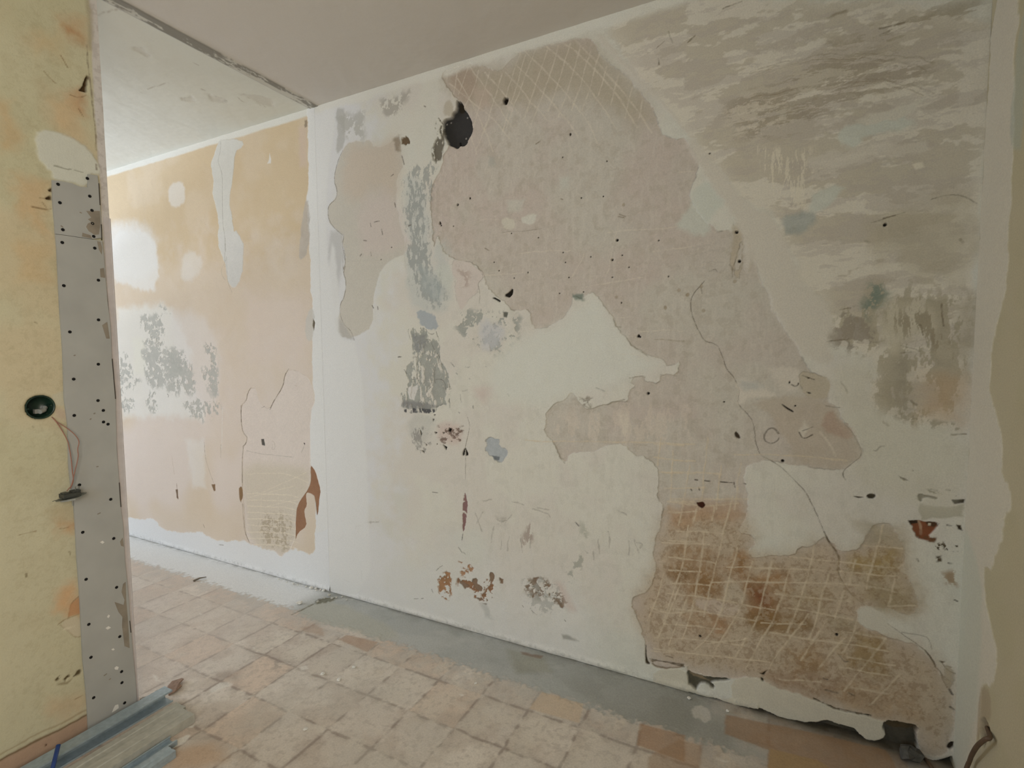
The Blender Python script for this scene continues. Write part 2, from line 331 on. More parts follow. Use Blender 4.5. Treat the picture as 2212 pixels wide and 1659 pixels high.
B.blob('M 170,1370 340,1360 330,1560 250,1580 180,1480', srgb(150, 146, 138), edge=.01, warp=.05, speck=(44, .5, 47), stretch=(1.4, .8), alpha=.8)
B.blob('M 400,1330 500,1320 600,1380 590,1500 440,1500 390,1420', srgb(206, 188, 176), edge=.02, warp=.03, alpha=.8)
B.blob('M 390,1330 620,1370 600,1500 420,1520', srgb(120, 100, 88), edge=.01, warp=.03, speck=(60, .54, 48), stretch=(.8, 1.3), alpha=.9, h=-.0015)
B.blob('M 560,420 700,420 800,440 1060,420 1080,620 960,760 860,780 740,740 690,640 550,640', srgb(150, 153, 145), edge=.02, warp=.05, speck=(24, .51, 49), alpha=.75, h=-.001)
B.blob('M 740,500 940,520 930,690 800,740 740,660', srgb(198, 198, 198), edge=.02, warp=.04, alpha=.7)
B.blob('M 930,430 970,430 960,475 935,465', srgb(110, 110, 100), edge=.003, warp=.01, h=-.002)
B.blob('M 700,1060 870,1030 840,1100 740,1170', srgb(206, 186, 176), edge=.03, warp=.04, alpha=.6)
for p in ('M 515,845 545,880', 'M 620,878 650,880', 'M 600,1070 650,1062', 'M 585,1100 580,1160', 'M 570,1250 580,1255', 'M 960,1100 980,1125', 'M 790,875 800,870', 'M 650,970 660,975', 'M 70,800 95,798', 'M 560,930 570,940', 'M 690,1195 695,1215'):
    B.line(p, .005, srgb(150, 148, 138), alpha=.8, warp=.03)
B.blob('M 795,1450 870,1440 900,1460 890,1520 960,1550 985,1590 930,1659 880,1640 800,1590 770,1550 795,1520', srgb(177, 181, 181), edge=.002, warp=.03, h=-.002, lab=0, rim=.6, fmul=.2)
B.blob('M 840,1610 900,1610 895,1635 860,1640', srgb(120, 124, 126), edge=.003, warp=.02)
B.line('M 640,1285 665,1350 645,1440 625,1530', .003, CRACK, alpha=.8)
B.line('M 625,1590 628,1659 E 845,1340 845,1480', .0025, CRACK, alpha=.7)
for t in ('M 600,1600 605,1560 625,1535 615,1590 612,1602', 'M 625,1535 645,1580 645,1600 625,1602', 'M 935,295 980,265 1005,235 1010,280 990,310 975,315', 'M 835,312 865,310 885,325 910,335 905,350 885,340', 'M 480,1400 490,1370 510,1385 500,1410', 'M 265,1555 285,1560 290,1580', 'M 355,1300 368,1300 360,1320', 'M 435,1408 455,1410 445,1422', 'M 370,1405 395,1410 380,1420', 'M 300,1500 312,1512 304,1520', 'M 440,1510 475,1530 470,1555 455,1535', 'M 255,1385 265,1400 270,1435 260,1430', 'M 365,1262 378,1265 370,1275'):
    B.blob(t, BLACK, edge=.0012, warp=.004, h=-.008)
# column of rust coloured paint running down from the notch
B.blob('G 835,0 855,60 855,110 845,220 830,260 825,130', srgb(140, 108, 104), edge=.002, warp=.012, speck=(26, .34, 50), h=-.002)
B.line('G 830,260 822,300', .004, BLACK, alpha=.8)
for t in ('G 800,340 830,370', 'G 840,370 850,380'): B.line(t, .004, srgb(150, 148, 138), alpha=.8, warp=.02)
# brown flake losses at the bottom
FL = srgb(148, 112, 84)
B.blob('G 680,500 770,490 775,600 740,660 700,640 675,600', srgb(162, 124, 90), edge=.006, warp=.05, speck=(34, .42, 51), h=-.003, fmul=.4)
B.blob('G 800,430 880,430 890,510 820,520', srgb(170, 134, 104), edge=.006, warp=.05, speck=(36, .43, 52), h=-.003, fmul=.3)
B.blob('G 795,530 850,530 960,530 1060,610 960,690 880,620 800,580', FL, edge=.006, warp=.05, speck=(26, .47, 53), h=-.003, fmul=.3)
for t in ('G 985,490 1010,490 1025,520 1005,555 988,550', 'G 1050,520 1075,530 1070,560 1055,555', 'G 880,530 920,525 915,560 955,580 940,610 905,590', 'G 800,535 870,575 850,590 810,555', 'G 1250,520 1280,520 1260,560 1245,550', 'G 1235,620 1255,622 1245,648', 'G 1310,560 1355,565 1340,580', 'G 1380,650 1435,690 1420,705 1390,680', 'G 1195,570 1230,575 1210,585', 'G 905,640 955,650 930,662', 'G 945,680 972,684 965,692', 'G 968,650 980,660 972,672'):
    B.blob(t, srgb(138, 116, 96), edge=.0015, warp=.014, h=-.003, rim=.5)
B.blob('G 1160,530 1360,520 1480,690 1440,710 1200,620', srgb(136, 120, 102), edge=.02, warp=.04, speck=(30, .52, 54), h=-.003, alpha=.9)
B.blob('G 1160,520 1380,500 1460,660 1380,760 1180,700', srgb(168, 168, 160), edge=.02, warp=.04, speck=(50, .55, 55), alpha=.6)
B.blob('G 1380,540 1430,560 1490,720 1450,720', srgb(206, 186, 174), edge=.02, alpha=.6)
B.blob('G 1420,860 1450,862 1520,900 1430,885', srgb(158, 156, 146), edge=.006, alpha=.8, warp=.01)
B.blob('G 930,680 970,690 1010,770 970,760', srgb(182, 182, 174), edge=.01, alpha=.6)
for t in ('G 540,645 560,645', 'G 578,642 588,640', 'G 640,8 675,15', 'G 1240,715 1280,745', 'G 1180,690 1190,700', 'G 1430,775 1440,785', 'G 665,480 710,455', 'G 640,590 650,610', 'G 220,480 224,545', 'G 125,532 155,545'):
    B.line(t, .004, srgb(128, 124, 112), alpha=.8, warp=.02)
# smudges and rubbed strokes
SM = srgb(164, 158, 146)
B.blob('G 1215,200 1260,150 1260,330 1180,370 1190,260', srgb(166, 150, 138), edge=.01, warp=.04, speck=(26, .44, 56), stretch=(2, .4), alpha=.8)
for t in ('G 900,130 940,250', 'G 940,130 910,200', 'G 1010,210 990,310', 'G 1060,290 1055,350', 'G 1105,270 1095,350', 'G 1180,260 1185,370', 'G 1250,250 1240,350', 'G 1250,100 1340,130 1345,155', 'G 1280,95 1350,115', 'G 1500,185 1530,215', 'G 1640,290 1635,380', 'G 1690,240 1700,350', 'G 1820,300 1815,380', 'G 1860,290 1865,370', 'G 1760,120 1810,150', 'G 1600,370 1605,420', 'G 950,60 1000,50', 'G 1130,70 1200,80', 'G 1020,160 1090,190', 'G 1090,190 1120,160', 'G 190,215 330,190', 'G 195,215 188,245', 'G 1870,310 1910,320 1880,340'):
    B.line(t, .006, SM, alpha=.6, warp=.03, rough=.8)
B.blob('G 1020,150 1090,160 1080,200 1030,190', SM, edge=.015, warp=.03, alpha=.5, speck=(40, .45, 57))
B.blob('G 1520,190 1580,210 1590,330 1540,320', srgb(172, 172, 156), edge=.02, warp=.03, alpha=.6, speck=(40, .47, 58))
B.blob('G 1460,400 1600,340 1560,460 1480,560 1440,540', srgb(160, 160, 148), edge=.02, warp=.04, alpha=.7, speck=(50, .54, 59))
B.line('G 1500,190 1522,215', .006, BLACK, alpha=.8)
# white bay between the mortar fields
B.blob('E 1250,600 1400,560 1500,460 1620,390 1700,520 1860,730 2010,800 1800,900 1500,960 1300,1040 1000,1000 1000,760', srgb(215, 215, 203), edge=.04, warp=.03, alpha=.75)
B.blob('E 1490,378 1550,380 1550,420 1510,410', srgb(128, 138, 126), edge=.006, warp=.02, alpha=.9)
for t in ('E 1735,550 1740,575 1770,575', 'E 1810,640 1860,700 1940,745', 'E 1820,880 1870,872 1910,880', 'E 2010,860 2115,862', 'E 2040,800 2100,795', 'E 1520,990 1560,1000 1580,990', 'E 1540,1040 1610,1055 1580,1030', 'E 1700,1030 1790,1010', 'E 1370,1250 1400,1330 1440,1390'):
    B.line(t, .005, srgb(168, 160, 144), alpha=.75, warp=.02)
B.blob('E 1520,980 1590,990 1610,1050 1550,1040', srgb(150, 142, 128), edge=.008, warp=.04, speck=(60, .48, 60), alpha=.8)
B.line('E 1620,935 1680,950', .008, srgb(160, 160, 148), alpha=.6, warp=.03)
B.line('D 1060,1390 1120,1380 1180,1385 1300,1365', .003, CRACK, alpha=.5)
B.blob('D 1060,1310 1110,1300 1140,1340 1130,1380 1070,1370', srgb(212, 206, 188), edge=.004, alpha=.8)
B.blob('D 1180,1290 1270,1280 1275,1330 1220,1360 1180,1330', srgb(214, 212, 198), edge=.006, alpha=.8)
B.blob('D 1090,1190 1190,1190 1180,1260 1110,1270', srgb(206, 204, 190), edge=.01, alpha=.6)
B.blob('D 980,935 1020,930 1020,985 985,990', srgb(170, 170, 160), edge=.01, alpha=.5)
B.blob('D 1390,1070 1460,1060 1460,1130 1400,1130', MINT, edge=.015, alpha=.5)
# left panel beside the joint
B.blob('D 135,860 180,840 240,840 270,835 300,870 350,880 400,850 430,810 455,830 460,900 480,980 440,1050 430,1200 450,1300 480,1450 490,1659 E 480,0 500,140 400,160 330,250 290,400 300,560 180,640 90,630 60,520 95,500 95,430 120,400 135,300 110,240 130,180 115,80 100,0 D 105,1460 120,1410 90,1390 40,1340 18,1270 30,1220 75,1190 80,1130 55,1080 80,960 110,900', srgb(200, 194, 180), edge=.004, warp=.014, h=-.0012, fmul=.05)
B.blob('D 135,860 300,870 440,820 470,980 440,1200 300,1100 200,1250 90,1100', srgb(202, 187, 168), edge=.05, warp=.05, alpha=.7)
B.blob('D 200,1200 440,1100 480,1500 E 480,60 300,160 D 220,1500', srgb(208, 194, 184), edge=.05, warp=.06, alpha=.6)
B.line('D 110,900 80,960 55,1080 80,1130 75,1190 30,1220 18,1270 40,1340 90,1390 120,1410 105,1460 130,1560 112,1659 E 115,80 130,180 110,240 135,300 120,400 95,430 95,500 120,560 160,590 180,650', .003, CRACK, alpha=.85, warp=.004)
B.blob('D 65,650 125,650 130,720 125,870 60,930 90,760', srgb(182, 180, 172), edge=.008, warp=.02, alpha=.8)
B.blob('E 20,0 100,0 115,90 100,280 60,520 40,300', srgb(188, 186, 180), edge=.015, warp=.03, alpha=.7)
B.blob('E 60,520 95,520 180,650 90,630', srgb(180, 176, 168), edge=.01, warp=.02, alpha=.7)
B.blob('D 330,580 480,570 540,520 480,640 400,700 350,680', srgb(168, 162, 150), edge=.015, warp=.04, speck=(26, .43, 61), alpha=.75)
B.blob('D 80,700 250,650 240,830 140,820', srgb(178, 176, 166), edge=.02, warp=.04, speck=(26, .46, 62), alpha=.7)
B.line('E 130,330 240,130', .003, srgb(190, 184, 170), alpha=.6); B.line('E 190,390 260,310', .003, srgb(190, 184, 170), alpha=.6)
B.line('E 130,180 370,170', .003, srgb(190, 184, 170), alpha=.5)
B.blob('D 465,830 480,826 490,812 503,822 508,840 514,856 495,858 484,872 474,860 464,862', srgb(112, 94, 72), edge=.0025, warp=.02, h=-.006, fmul=.5, soft=False)
B.blob('D 410,840 455,810 460,900 430,900', srgb(140, 124, 102), edge=.01, warp=.03, alpha=.7)
for t in ('D 465,930 480,980', 'D 400,1050 415,1040', 'D 420,1210 425,1235', 'D 505,1350 520,1345', 'D 275,1330 280,1350', 'D 345,1370 348,1400', 'D 300,1325 330,1320', 'D 235,1436 255,1438', 'D 216,1530 224,1520', 'D 278,1505 281,1530', 'D 600,630 608,636', 'E 285,440 295,455', 'E 320,450 322,465', 'E 440,750 465,748'):
    B.line(t, .006, srgb(112, 104, 92), alpha=.8, warp=.01)
# flaked dark mortar left of the big hole
B.blob('Q 240,1090 310,1100 320,1280 330,1400 310,1550 200,1620 180,1480 240,1360', srgb(120, 114, 100), edge=.006, warp=.03, speck=(34, .41, 63), stretch=(1.6, .6), h=-.004)
B.blob('Q 330,900 400,860 440,980 420,1060 330,1050', srgb(188, 178, 158), edge=.006, warp=.02, alpha=.8)
# scored key lines, top field
for t in ('D 1190,300 1390,490 1560,700 1640,860', 'D 1330,280 1500,420 1640,600 1740,760', 'D 1430,255 1600,390 1740,540 1870,760', 'D 1500,240 1690,430 1830,600 1960,790', 'D 1145,385 1300,540 1450,720 1520,820', 'D 1080,430 1200,560 1340,720', 'D 960,430 1100,590 1230,760', 'D 870,400 990,560 1120,760', 'D 795,470 930,700 1010,900', 'D 750,500 870,600 1000,700 1110,830', 'D 760,560 860,760 910,920',
          'D 1170,310 1110,480 1080,600', 'D 1200,330 1150,500 1090,700 1060,800', 'D 1260,300 1200,450 1130,640 1090,760', 'D 1330,300 1270,480 1200,700', 'D 1400,270 1350,440 1280,640 1240,740', 'D 1470,260 1400,480 1340,660', 'D 1530,280 1460,520 1400,700', 'D 1590,300 1540,480 1480,660', 'D 1640,330 1600,480 1540,660', 'D 1690,400 1640,560', 'D 1060,440 1000,640 950,800 900,900', 'D 990,430 930,620 890,760', 'D 920,420 890,540 830,660', 'D 860,400 800,560', 'D 800,410 770,560', 'D 740,430 735,480', 'D 1760,440 1710,620', 'D 1840,520 1800,700', 'D 1900,600 1880,700'):
    B.line(t, .0065, LINE, alpha=.5, warp=.012, h=.0006, rough=.7)
for t in ('D 920,1310 1040,1308', 'E 1160,130 1350,105 1470,110', 'E 1560,340 1720,290 1900,280', 'D 1690,1380 2210,1350', 'D 1680,1659 1760,1320', 'D 1480,1659 1560,1500', 'E 960,265 1200,245', 'D 2120,1025 2212,1020', 'I 0,120 250,90', 'I 0,600 170,590', 'E 1730,520 1850,517', 'E 1890,605 2010,598', 'E 1740,730 1900,745'):
    B.line(t, .004, LINE, alpha=.5, warp=.02, rough=.8)
for t in ('I 0,650 180,655', 'E 1980,650 2150,650', 'E 1850,1275 1930,1278'):
    B.line(t, .004, srgb(170, 158, 138), alpha=.6, warp=.01)
# the hole knocked through the plaster
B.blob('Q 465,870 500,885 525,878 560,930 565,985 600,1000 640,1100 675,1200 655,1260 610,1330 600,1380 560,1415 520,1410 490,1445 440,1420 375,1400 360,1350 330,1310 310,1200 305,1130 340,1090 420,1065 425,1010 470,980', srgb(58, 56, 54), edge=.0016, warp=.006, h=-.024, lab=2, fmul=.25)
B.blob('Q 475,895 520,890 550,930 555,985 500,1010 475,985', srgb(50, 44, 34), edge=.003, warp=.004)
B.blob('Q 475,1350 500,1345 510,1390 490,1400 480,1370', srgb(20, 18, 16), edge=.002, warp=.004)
for t in ('Q 380,1115', 'Q 330,1135', 'Q 560,1300', 'Q 575,1050'): B.dot(t, .004, srgb(150, 146, 138), h=.001)
B.blob('Q 1030,850 1045,825 1060,835 1085,825 1090,870 1070,925 1040,910 1022,870', srgb(30, 20, 12), edge=.0015, warp=.004, h=-.02)
B.blob('Q 1050,950 1130,960 1160,1010 1110,1010', srgb(214, 202, 188), edge=.006, alpha=.7); B.blob('Q 1000,920 1040,910 1030,950 1000,960', srgb(160, 146, 128), edge=.006, alpha=.7)

# brush/trowel drags in the mortar
B.blob('E 1330,1100 1800,1040 2000,1000 2212,1000 2212,1300 1900,1280 1340,1240', srgb(216, 203, 186), edge=.04, warp=.05, speck=(14, .53, 64), stretch=(1.6, .6), alpha=.45)
B.blob('E 1750,1100 1820,1080 1850,1240 1790,1260', LINE, edge=.01, warp=.03, speck=(30, .47, 65), stretch=(2, .5), alpha=.5)

# middle right details
B.blob('H 120,1360 190,1300 250,1100 400,1080 440,1200 330,1320 320,1410 200,1400', MINT, edge=.012, warp=.03, alpha=.8)
B.blob('H 470,1340 530,1340 540,1659 480,1659 I 530,0 540,220 460,240 470,80', srgb(186, 172, 148), edge=.006, warp=.03, alpha=.7, rim=.4, fmul=.15)
B.line('H 470,1650 I 470,230 500,150 520,60', .0035, CRACK, alpha=.6, warp=.02)
B.line('I 330,240 370,220 380,240', .003, CRACK, alpha=.6); B.line('I 280,330 290,370', .003, CRACK, alpha=.5)
for p in ('H 220,1480 380,1450', 'H 250,1520 400,1490', 'H 300,1570 420,1550', 'H 200,1600 400,1620'): B.line(p, .006, srgb(178, 170, 158), alpha=.4, warp=.04, rough=.9)
CK = 'I 300,300 240,370 225,420 225,500 260,570 300,655 375,668 410,730 440,830 500,890 520,950 500,1020 530,1060 575,1110 605,1190 610,1260 640,1340 720,1380 780,1420 880,1520 930,1590 960,1659 J 920,30 970,130 1020,250 1045,310 1090,380 1110,430 1100,480 1110,520 1170,610 1240,670 1350,760 1480,850 1560,910 1620,960'
B.line(CK, .003, srgb(104, 94, 78), alpha=.75, warp=.012, h=-.001)
B.line('J 1020,250 1045,310 1095,375 1112,420 1100,470', .0065, srgb(60, 50, 36), alpha=.9, warp=.006, h=-.003)
B.line('J 1100,490 1120,535 1175,610', .005, srgb(70, 60, 44), alpha=.8, warp=.006, h=-.002)
B.blob('J 1090,480 1105,465 1118,480 1105,495', BLACK, edge=.001, warp=.004, h=-.006)
B.blob('I 505,890 560,880 640,920 740,980 660,990 580,985 540,1020 500,1040 515,960', srgb(214, 205, 190), edge=.006, warp=.02, alpha=.85)
B.blob('I 530,900 620,900 650,940 560,950', srgb(176, 178, 172), edge=.012, alpha=.6)
B.blob('I 680,810 800,800 860,820 900,900 830,960 760,960 700,850', srgb(214, 205, 190), edge=.01, warp=.02, alpha=.7)
B.blob('I 870,840 960,840 1040,890 1050,940 1030,1000 930,1000 880,950', srgb(190, 178, 156), edge=.004, warp=.02, alpha=.8, rim=.5)
B.blob('I 560,1000 900,980 1030,1020 1140,1130 1255,1330 1130,1420 900,1390 820,1340 700,1100', srgb(188, 174, 154), edge=.01, warp=.03, alpha=.6, fmul=.08)
B.blob('I 1000,1140 1060,1060 1130,1140 1190,1190 1200,1230 1060,1220', srgb(178, 150, 130), edge=.008, warp=.03, alpha=.6)
B.blob('I 900,1120 930,1160 900,1240 870,1180', srgb(212, 204, 188), edge=.006, warp=.02, alpha=.8)
B.line('I 1140,1150 1190,1200 1255,1330 1180,1390 1130,1430 1130,1460 1145,1485', .003, CRACK, alpha=.8)
B.line('I 870,1200 895,1245 950,1215', .004, DARK, alpha=.8); B.line('I 890,1190 950,1165', .003, DARK, alpha=.6)
B.line('I 1030,1040 1070,1050 1110,1050', .004, CRACK, alpha=.8)
B.line('I 1000,1200 1060,1280 1080,1340', .008, LINE, alpha=.5, warp=.02)
for t in ('I 755,1028 790,1045 838,1075 833,1082 790,1058', 'I 805,900 812,890 815,905 806,910', 'I 915,958 945,965 930,972', 'I 915,870 940,875 925,880'):
    B.blob(t, BLACK, edge=.0012, warp=.003, h=-.006)
B.line('I 820,915 840,928 860,920 862,910', .005, DARK, alpha=.9); B.line('I 890,862 960,885', .003, DARK, alpha=.7)
th = np.linspace(0.3, 6.0, 22)
ring = np.array([(705+38*math.cos(a), 1218+42*math.sin(a)) for a in th])
B.line('I '+' '.join(f'{a:.0f},{b:.0f}' for a, b in ring), .005, DARK, alpha=.6, warp=.02, rough=1.0)
B.blob('I 480,1200 495,1195 518,1230 510,1240 488,1230', srgb(70, 60, 46), edge=.0015, warp=.005, h=-.006)
for t in ('I 1465,1460 1500,1475 1530,1490 1495,1488', 'I 1545,1422 1558,1424 1550,1428', 'I 1275,1570 1300,1560 1325,1570 1320,1590 1285,1588', 'I 1190,1575 1260,1582 1220,1588', 'I 1575,1570 1610,1565 1615,1575 1700,1580 1695,1600 1650,1590 1600,1595 1605,1615 1580,1615', 'I 1780,1600 1860,1605 1855,1625 1800,1628'):
    B.blob(t, srgb(62, 54, 40), edge=.0015, warp=.008, h=-.004)
B.blob('I 1620,1530 1840,1560 1850,1600 1640,1575', srgb(118, 108, 86), edge=.004, warp=.03, speck=(50, .52, 66), stretch=(.5, 1.6))
B.line('I 1310,1310 1330,1310 1345,1285 1375,1282', .004, DARK, alpha=.7)
for t in ('I 245,1484 260,1486', 'I 305,1490 335,1492', 'I 398,1495 470,1502', 'I 480,1500 485,1530', 'I 540,1508 550,1510', 'I 222,1540 228,1550', 'I 268,1530 272,1545'): B.line(t, .005, DARK, alpha=.85, warp=.006)
for t in ('H 1830,1440 1850,1460', 'H 1275,1430 1295,1440', 'I 1110,905 1150,960', 'I 1380,1140 1400,1160', 'I 1540,1020 1570,1035'): B.line(t, .008, srgb(140, 130, 110), alpha=.7, warp=.03)

# right strip of cream filler with brick showing
B.blob('R 460,230 210,230 215,300 455,290', srgb(172, 166, 144), edge=.004, warp=.02, alpha=.7)
B.blob('R 150,310 200,305 240,312 330,330 290,370 260,400 300,410 260,425 200,410 180,370 165,335', srgb(136, 84, 56), edge=.0018, warp=.012, h=-.005, lab=3, rim=.5, fmul=.35)
B.blob('R 150,310 200,308 210,325 165,335', srgb(62, 48, 34), edge=.002, warp=.006)
B.blob('R 240,312 330,325 300,345 250,345', srgb(80, 58, 40), edge=.003, warp=.02, speck=(60, .42, 67))
B.blob('R 265,328 280,328 278,343 262,342', srgb(196, 186, 164), edge=.001, warp=.003)
B.line('R 210,315 225,350 225,390', .009, srgb(178, 150, 124), alpha=.8)
B.blob('R 190,400 300,400 290,428 210,415', srgb(112, 82, 56), edge=.004, warp=.02, speck=(60, .44, 68))
B.blob('R 415,335 450,340 450,370 430,360', srgb(66, 56, 40), edge=.002, warp=.01, h=-.003); B.line('R 370,336 390,340', .005, DARK)
B.blob('R 280,430 440,440 440,490 310,490', srgb(92, 80, 60), edge=.006, warp=.03, speck=(46, .50, 69), h=-.002)
B.blob('R 305,505 340,500 340,545 310,540', srgb(92, 80, 60), edge=.004, warp=.02, speck=(50, .42, 70))
B.blob('R 340,600 420,590 420,665 350,660', srgb(156, 128, 94), edge=.01, warp=.03, speck=(40, .46, 71), alpha=.8)
for t in ('R 375,545 390,548', 'R 200,520 210,535', 'R 405,745 418,752', 'R 360,145 380,148', 'R 275,140 310,145'): B.line(t, .005, DARK, alpha=.8, warp=.01)
for t in ('R 240,1013 270,1040 300,1085 310,1115 300,1108 275,1060', 'R 325,1078 355,1085 340,1092'): B.blob(t, srgb(48, 40, 28), edge=.0015, warp=.004, h=-.005)
B.line('R 300,1110 335,1135 345,1180 365,1220', .004, DARK, alpha=.8); B.line('R 340,1090 370,1130 410,1145', .004, DARK, alpha=.7); B.line('R 350,1105 390,1110', .003, DARK, alpha=.6)
B.blob('R 345,1100 400,1120 405,1200 370,1230 350,1160', srgb(164, 150, 124), edge=.006, warp=.03, alpha=.7, rim=.4)
B.line('J 1480,845 1620,870 1650,900 1660,950', .003, CRACK, alpha=.5)

# lower right field: water staining and the scored grid
LOW = 'J 50,120 540,150 610,275 560,380 840,395 1000,280 1110,430 1430,200 1500,420 1585,690 1530,750 1280,690 1210,780 1600,950 1790,1150 1780,1560 1590,1560 1590,1410 1050,1290 600,1110 200,1060 0,1000 G 1840,680 1990,440'
B.blob(LOW, srgb(186, 166, 138), edge=.05, warp=.04, alpha=.75, fmul=.1)
for t, c, al in (('J 90,70 500,60 540,160 420,200 110,240', srgb(176, 138, 100), .55), ('J 90,330 400,330 400,640 330,720 120,600', BROWN, .6),
                 ('J 100,480 200,480 160,560 100,540', srgb(128, 96, 54), .7), ('J 460,380 580,400 580,530 790,480 800,600 700,560 560,560 450,500', srgb(150, 106, 54), .75),
                 ('J 250,500 440,500 440,640 260,620', srgb(140, 104, 58), .6), ('J 540,560 700,560 780,640 740,800 560,760 520,660', srgb(140, 98, 50), .7),
                 ('J 600,600 690,580 680,700 640,690 600,660', srgb(126, 66, 34), .75), ('J 520,700 950,730 940,860 700,850 560,800', srgb(134, 104, 58), .7),
                 ('J 330,740 450,740 430,880 340,860', srgb(168, 122, 76), .6), ('J 1180,420 1440,350 1450,500 1200,500', srgb(158, 132, 72), .7),
                 ('J 1160,880 1390,880 1400,1090 1160,1070', srgb(152, 126, 78), .7), ('J 1260,520 1440,540 1580,640 1540,740 1270,690', srgb(156, 140, 104), .6),
                 ('J 820,960 1010,920 1010,1100 860,1120', srgb(158, 124, 80), .6), ('J 780,590 1060,600 1040,700 800,690', srgb(152, 130, 90), .5),
                 ('J 1060,760 1200,780 1180,840 1070,840', srgb(158, 144, 116), .7), ('J 620,1050 1000,1100 1300,1240 1100,1300 800,1180', srgb(158, 132, 106), .6),
                 ('J 1100,1100 1500,1150 1700,1400 1350,1380 1150,1300', srgb(172, 148, 118), .6), ('J 200,740 320,740 300,840 220,830', srgb(166, 132, 92), .55), ('J 1200,180 1430,200 1480,320 1260,320', srgb(168, 156, 128), .6)):
    B.blob(t, c, edge=.03, warp=.06, alpha=al, fmul=.35)
B.blob('J 430,560 520,580 540,680 480,680 430,620', srgb(188, 174, 152), edge=.008, warp=.03, alpha=.85)
B.blob('J 250,640 480,670 500,730 380,750 270,700', srgb(198, 182, 164), edge=.006, warp=.03, alpha=.9)
B.blob(LOW, srgb(126, 98, 64), edge=.04, warp=.03, speck=(80, .56, 72), alpha=.32)
B.blob(LOW, srgb(206, 192, 168), edge=.04, warp=.03, speck=(60, .58, 73), alpha=.3)
B.blob('J 1210,700 1290,690 1400,740 1420,860 1290,840 1215,780', srgb(208, 202, 186), edge=.004, warp=.02)
GRID = ['J 210,210 180,430 110,620 60,780', 'J 180,90 150,210', 'J 270,80 240,200', 'J 300,260 280,430 240,700 170,900', 'J 470,40 420,240 375,440 330,620 300,760', 'J 500,350 460,500 420,690 330,880 240,960', 'J 590,430 560,560 510,720 430,850 350,1000', 'J 705,430 660,620 610,790 560,880 480,1010', 'J 810,480 770,620 710,790 600,960 550,1070', 'J 960,330 930,480 880,640 800,850', 'J 920,740 820,880 720,1010 690,1070', 'J 1050,490 1000,640 980,760 930,890', 'J 1040,770 960,900 880,1020', 'J 1140,600 1090,760', 'J 1150,880 1080,960 980,1070', 'J 1210,420 1170,560', 'J 1210,780 1190,870 1130,980', 'J 1370,210 1320,400 1270,590', 'J 1440,530 1400,690', 'J 1390,890 1260,1050 1140,1200', 'J 1470,1100 1380,1200 1300,1280', 'J 160,560 90,730 30,880', 'J 200,640 130,830 90,930', 'J 360,100 350,180',
        'J 80,70 300,100 500,80', 'J 90,130 260,130', 'J 140,245 420,260', 'J 50,315 330,325', 'J 90,400 370,435', 'J 810,400 1000,420 1200,440 1440,470', 'J 440,460 1000,480 1440,515', 'J 100,480 280,490', 'J 350,550 700,550 1000,555 1300,570 1450,610', 'J 100,560 340,570', 'J 730,620 900,640 1180,665', 'J 80,620 300,640 450,665 560,690 720,715', 'J 780,700 980,730 1190,775', 'J 100,705 300,730 600,775', 'J 640,790 900,800', 'J 60,800 400,830', 'J 700,850 960,900 1200,930 1400,965', 'J 0,880 300,900 540,930', 'J 0,945 200,975 440,1000 700,1030', 'J 1160,1000 1440,1050', 'J 1110,1060 1420,1110', 'J 760,1130 1000,1150', 'J 1180,1180 1400,1220', 'J 1140,850 1390,890', 'J 1260,330 1480,350', 'J 1400,690 1560,690', 'J 320,920 560,890',
        'I 40,1240 20,1400', 'I 115,1300 100,1600', 'I 215,1400 170,1659', 'I 320,1230 280,1659', 'I 400,1400 370,1659', 'I 520,1380 480,1659', 'I 0,1270 180,1275', 'I 0,1350 200,1375', 'I 30,1440 250,1440 400,1450', 'I 480,1330 850,1335 1150,1370', 'I 60,1540 300,1530', 'I 100,1600 560,1600', 'E 1200,1250 1700,1255 2212,1270', 'E 2010,1360 2212,1370', 'E 2020,1440 2212,1450', 'E 2060,1610 2212,1615', 'G 1950,700 2050,740 2212,720', 'G 2060,300 2212,310', 'G 2060,480 2212,490', 'G 1930,780 1990,640 2030,500', 'G 1950,960 2212,980', 'G 2070,70 2212,80']
for t in GRID:
    B.line(t, .0062, srgb(212, 197, 170), alpha=.66, warp=.01, h=.0008, rough=.65)
B.blob('J 255,70 270,75 295,68 315,90 295,112 275,105 262,90', srgb(66, 34, 20), edge=.0015, warp=.006, h=-.004)
B.dot('J 275,875 J 1097,865', .005, BLACK)
# torn plaster along the foot of the wall, cavity behind it
FOOT = 'J 0,1165 200,1210 340,1240 470,1280 600,1310 650,1303 760,1362 880,1385 980,1395 1020,1380 1060,1380 1100,1402 1180,1420 1240,1470 1300,1505 1370,1490 1395,1460 1365,1420 1390,1385 1470,1390 1590,1415 1560,1470 1580,1590 1680,1620 1760,1600 1790,1590 P 2075,1700 1395,1700 1395,1486'
B.blob('J 205,1075 240,1100 320,1115 360,1120 460,1130 450,1140 370,1140 330,1155 360,1170 360,1195 320,1160 280,1155 260,1195 240,1210 215,1180 200,1140', srgb(92, 88, 74), edge=.003, warp=.012, h=-.012, fmul=.6)
B.blob('J 200,1075 270,1100 330,1150 240,1120', srgb(140, 124, 100), edge=.003, warp=.012)
B.blob('G 1920,900 1925,1010 1950,1045 1925,1040 1915,1010', srgb(70, 60, 46), edge=.002, warp=.006, h=-.004)
B.blob('G 1940,1010 2060,1035 2180,1055 2060,1075 1950,1050 J 0,1020 60,1030 190,1055 100,1065 0,1050', srgb(124, 108, 84), edge=.004, warp=.01, h=-.004, fmul=.4)
B.line('G 1945,1010 2060,1035 2180,1050 J 60,1030 180,1058', .006, srgb(80, 68, 50), alpha=.8, h=-.003, warp=.01)
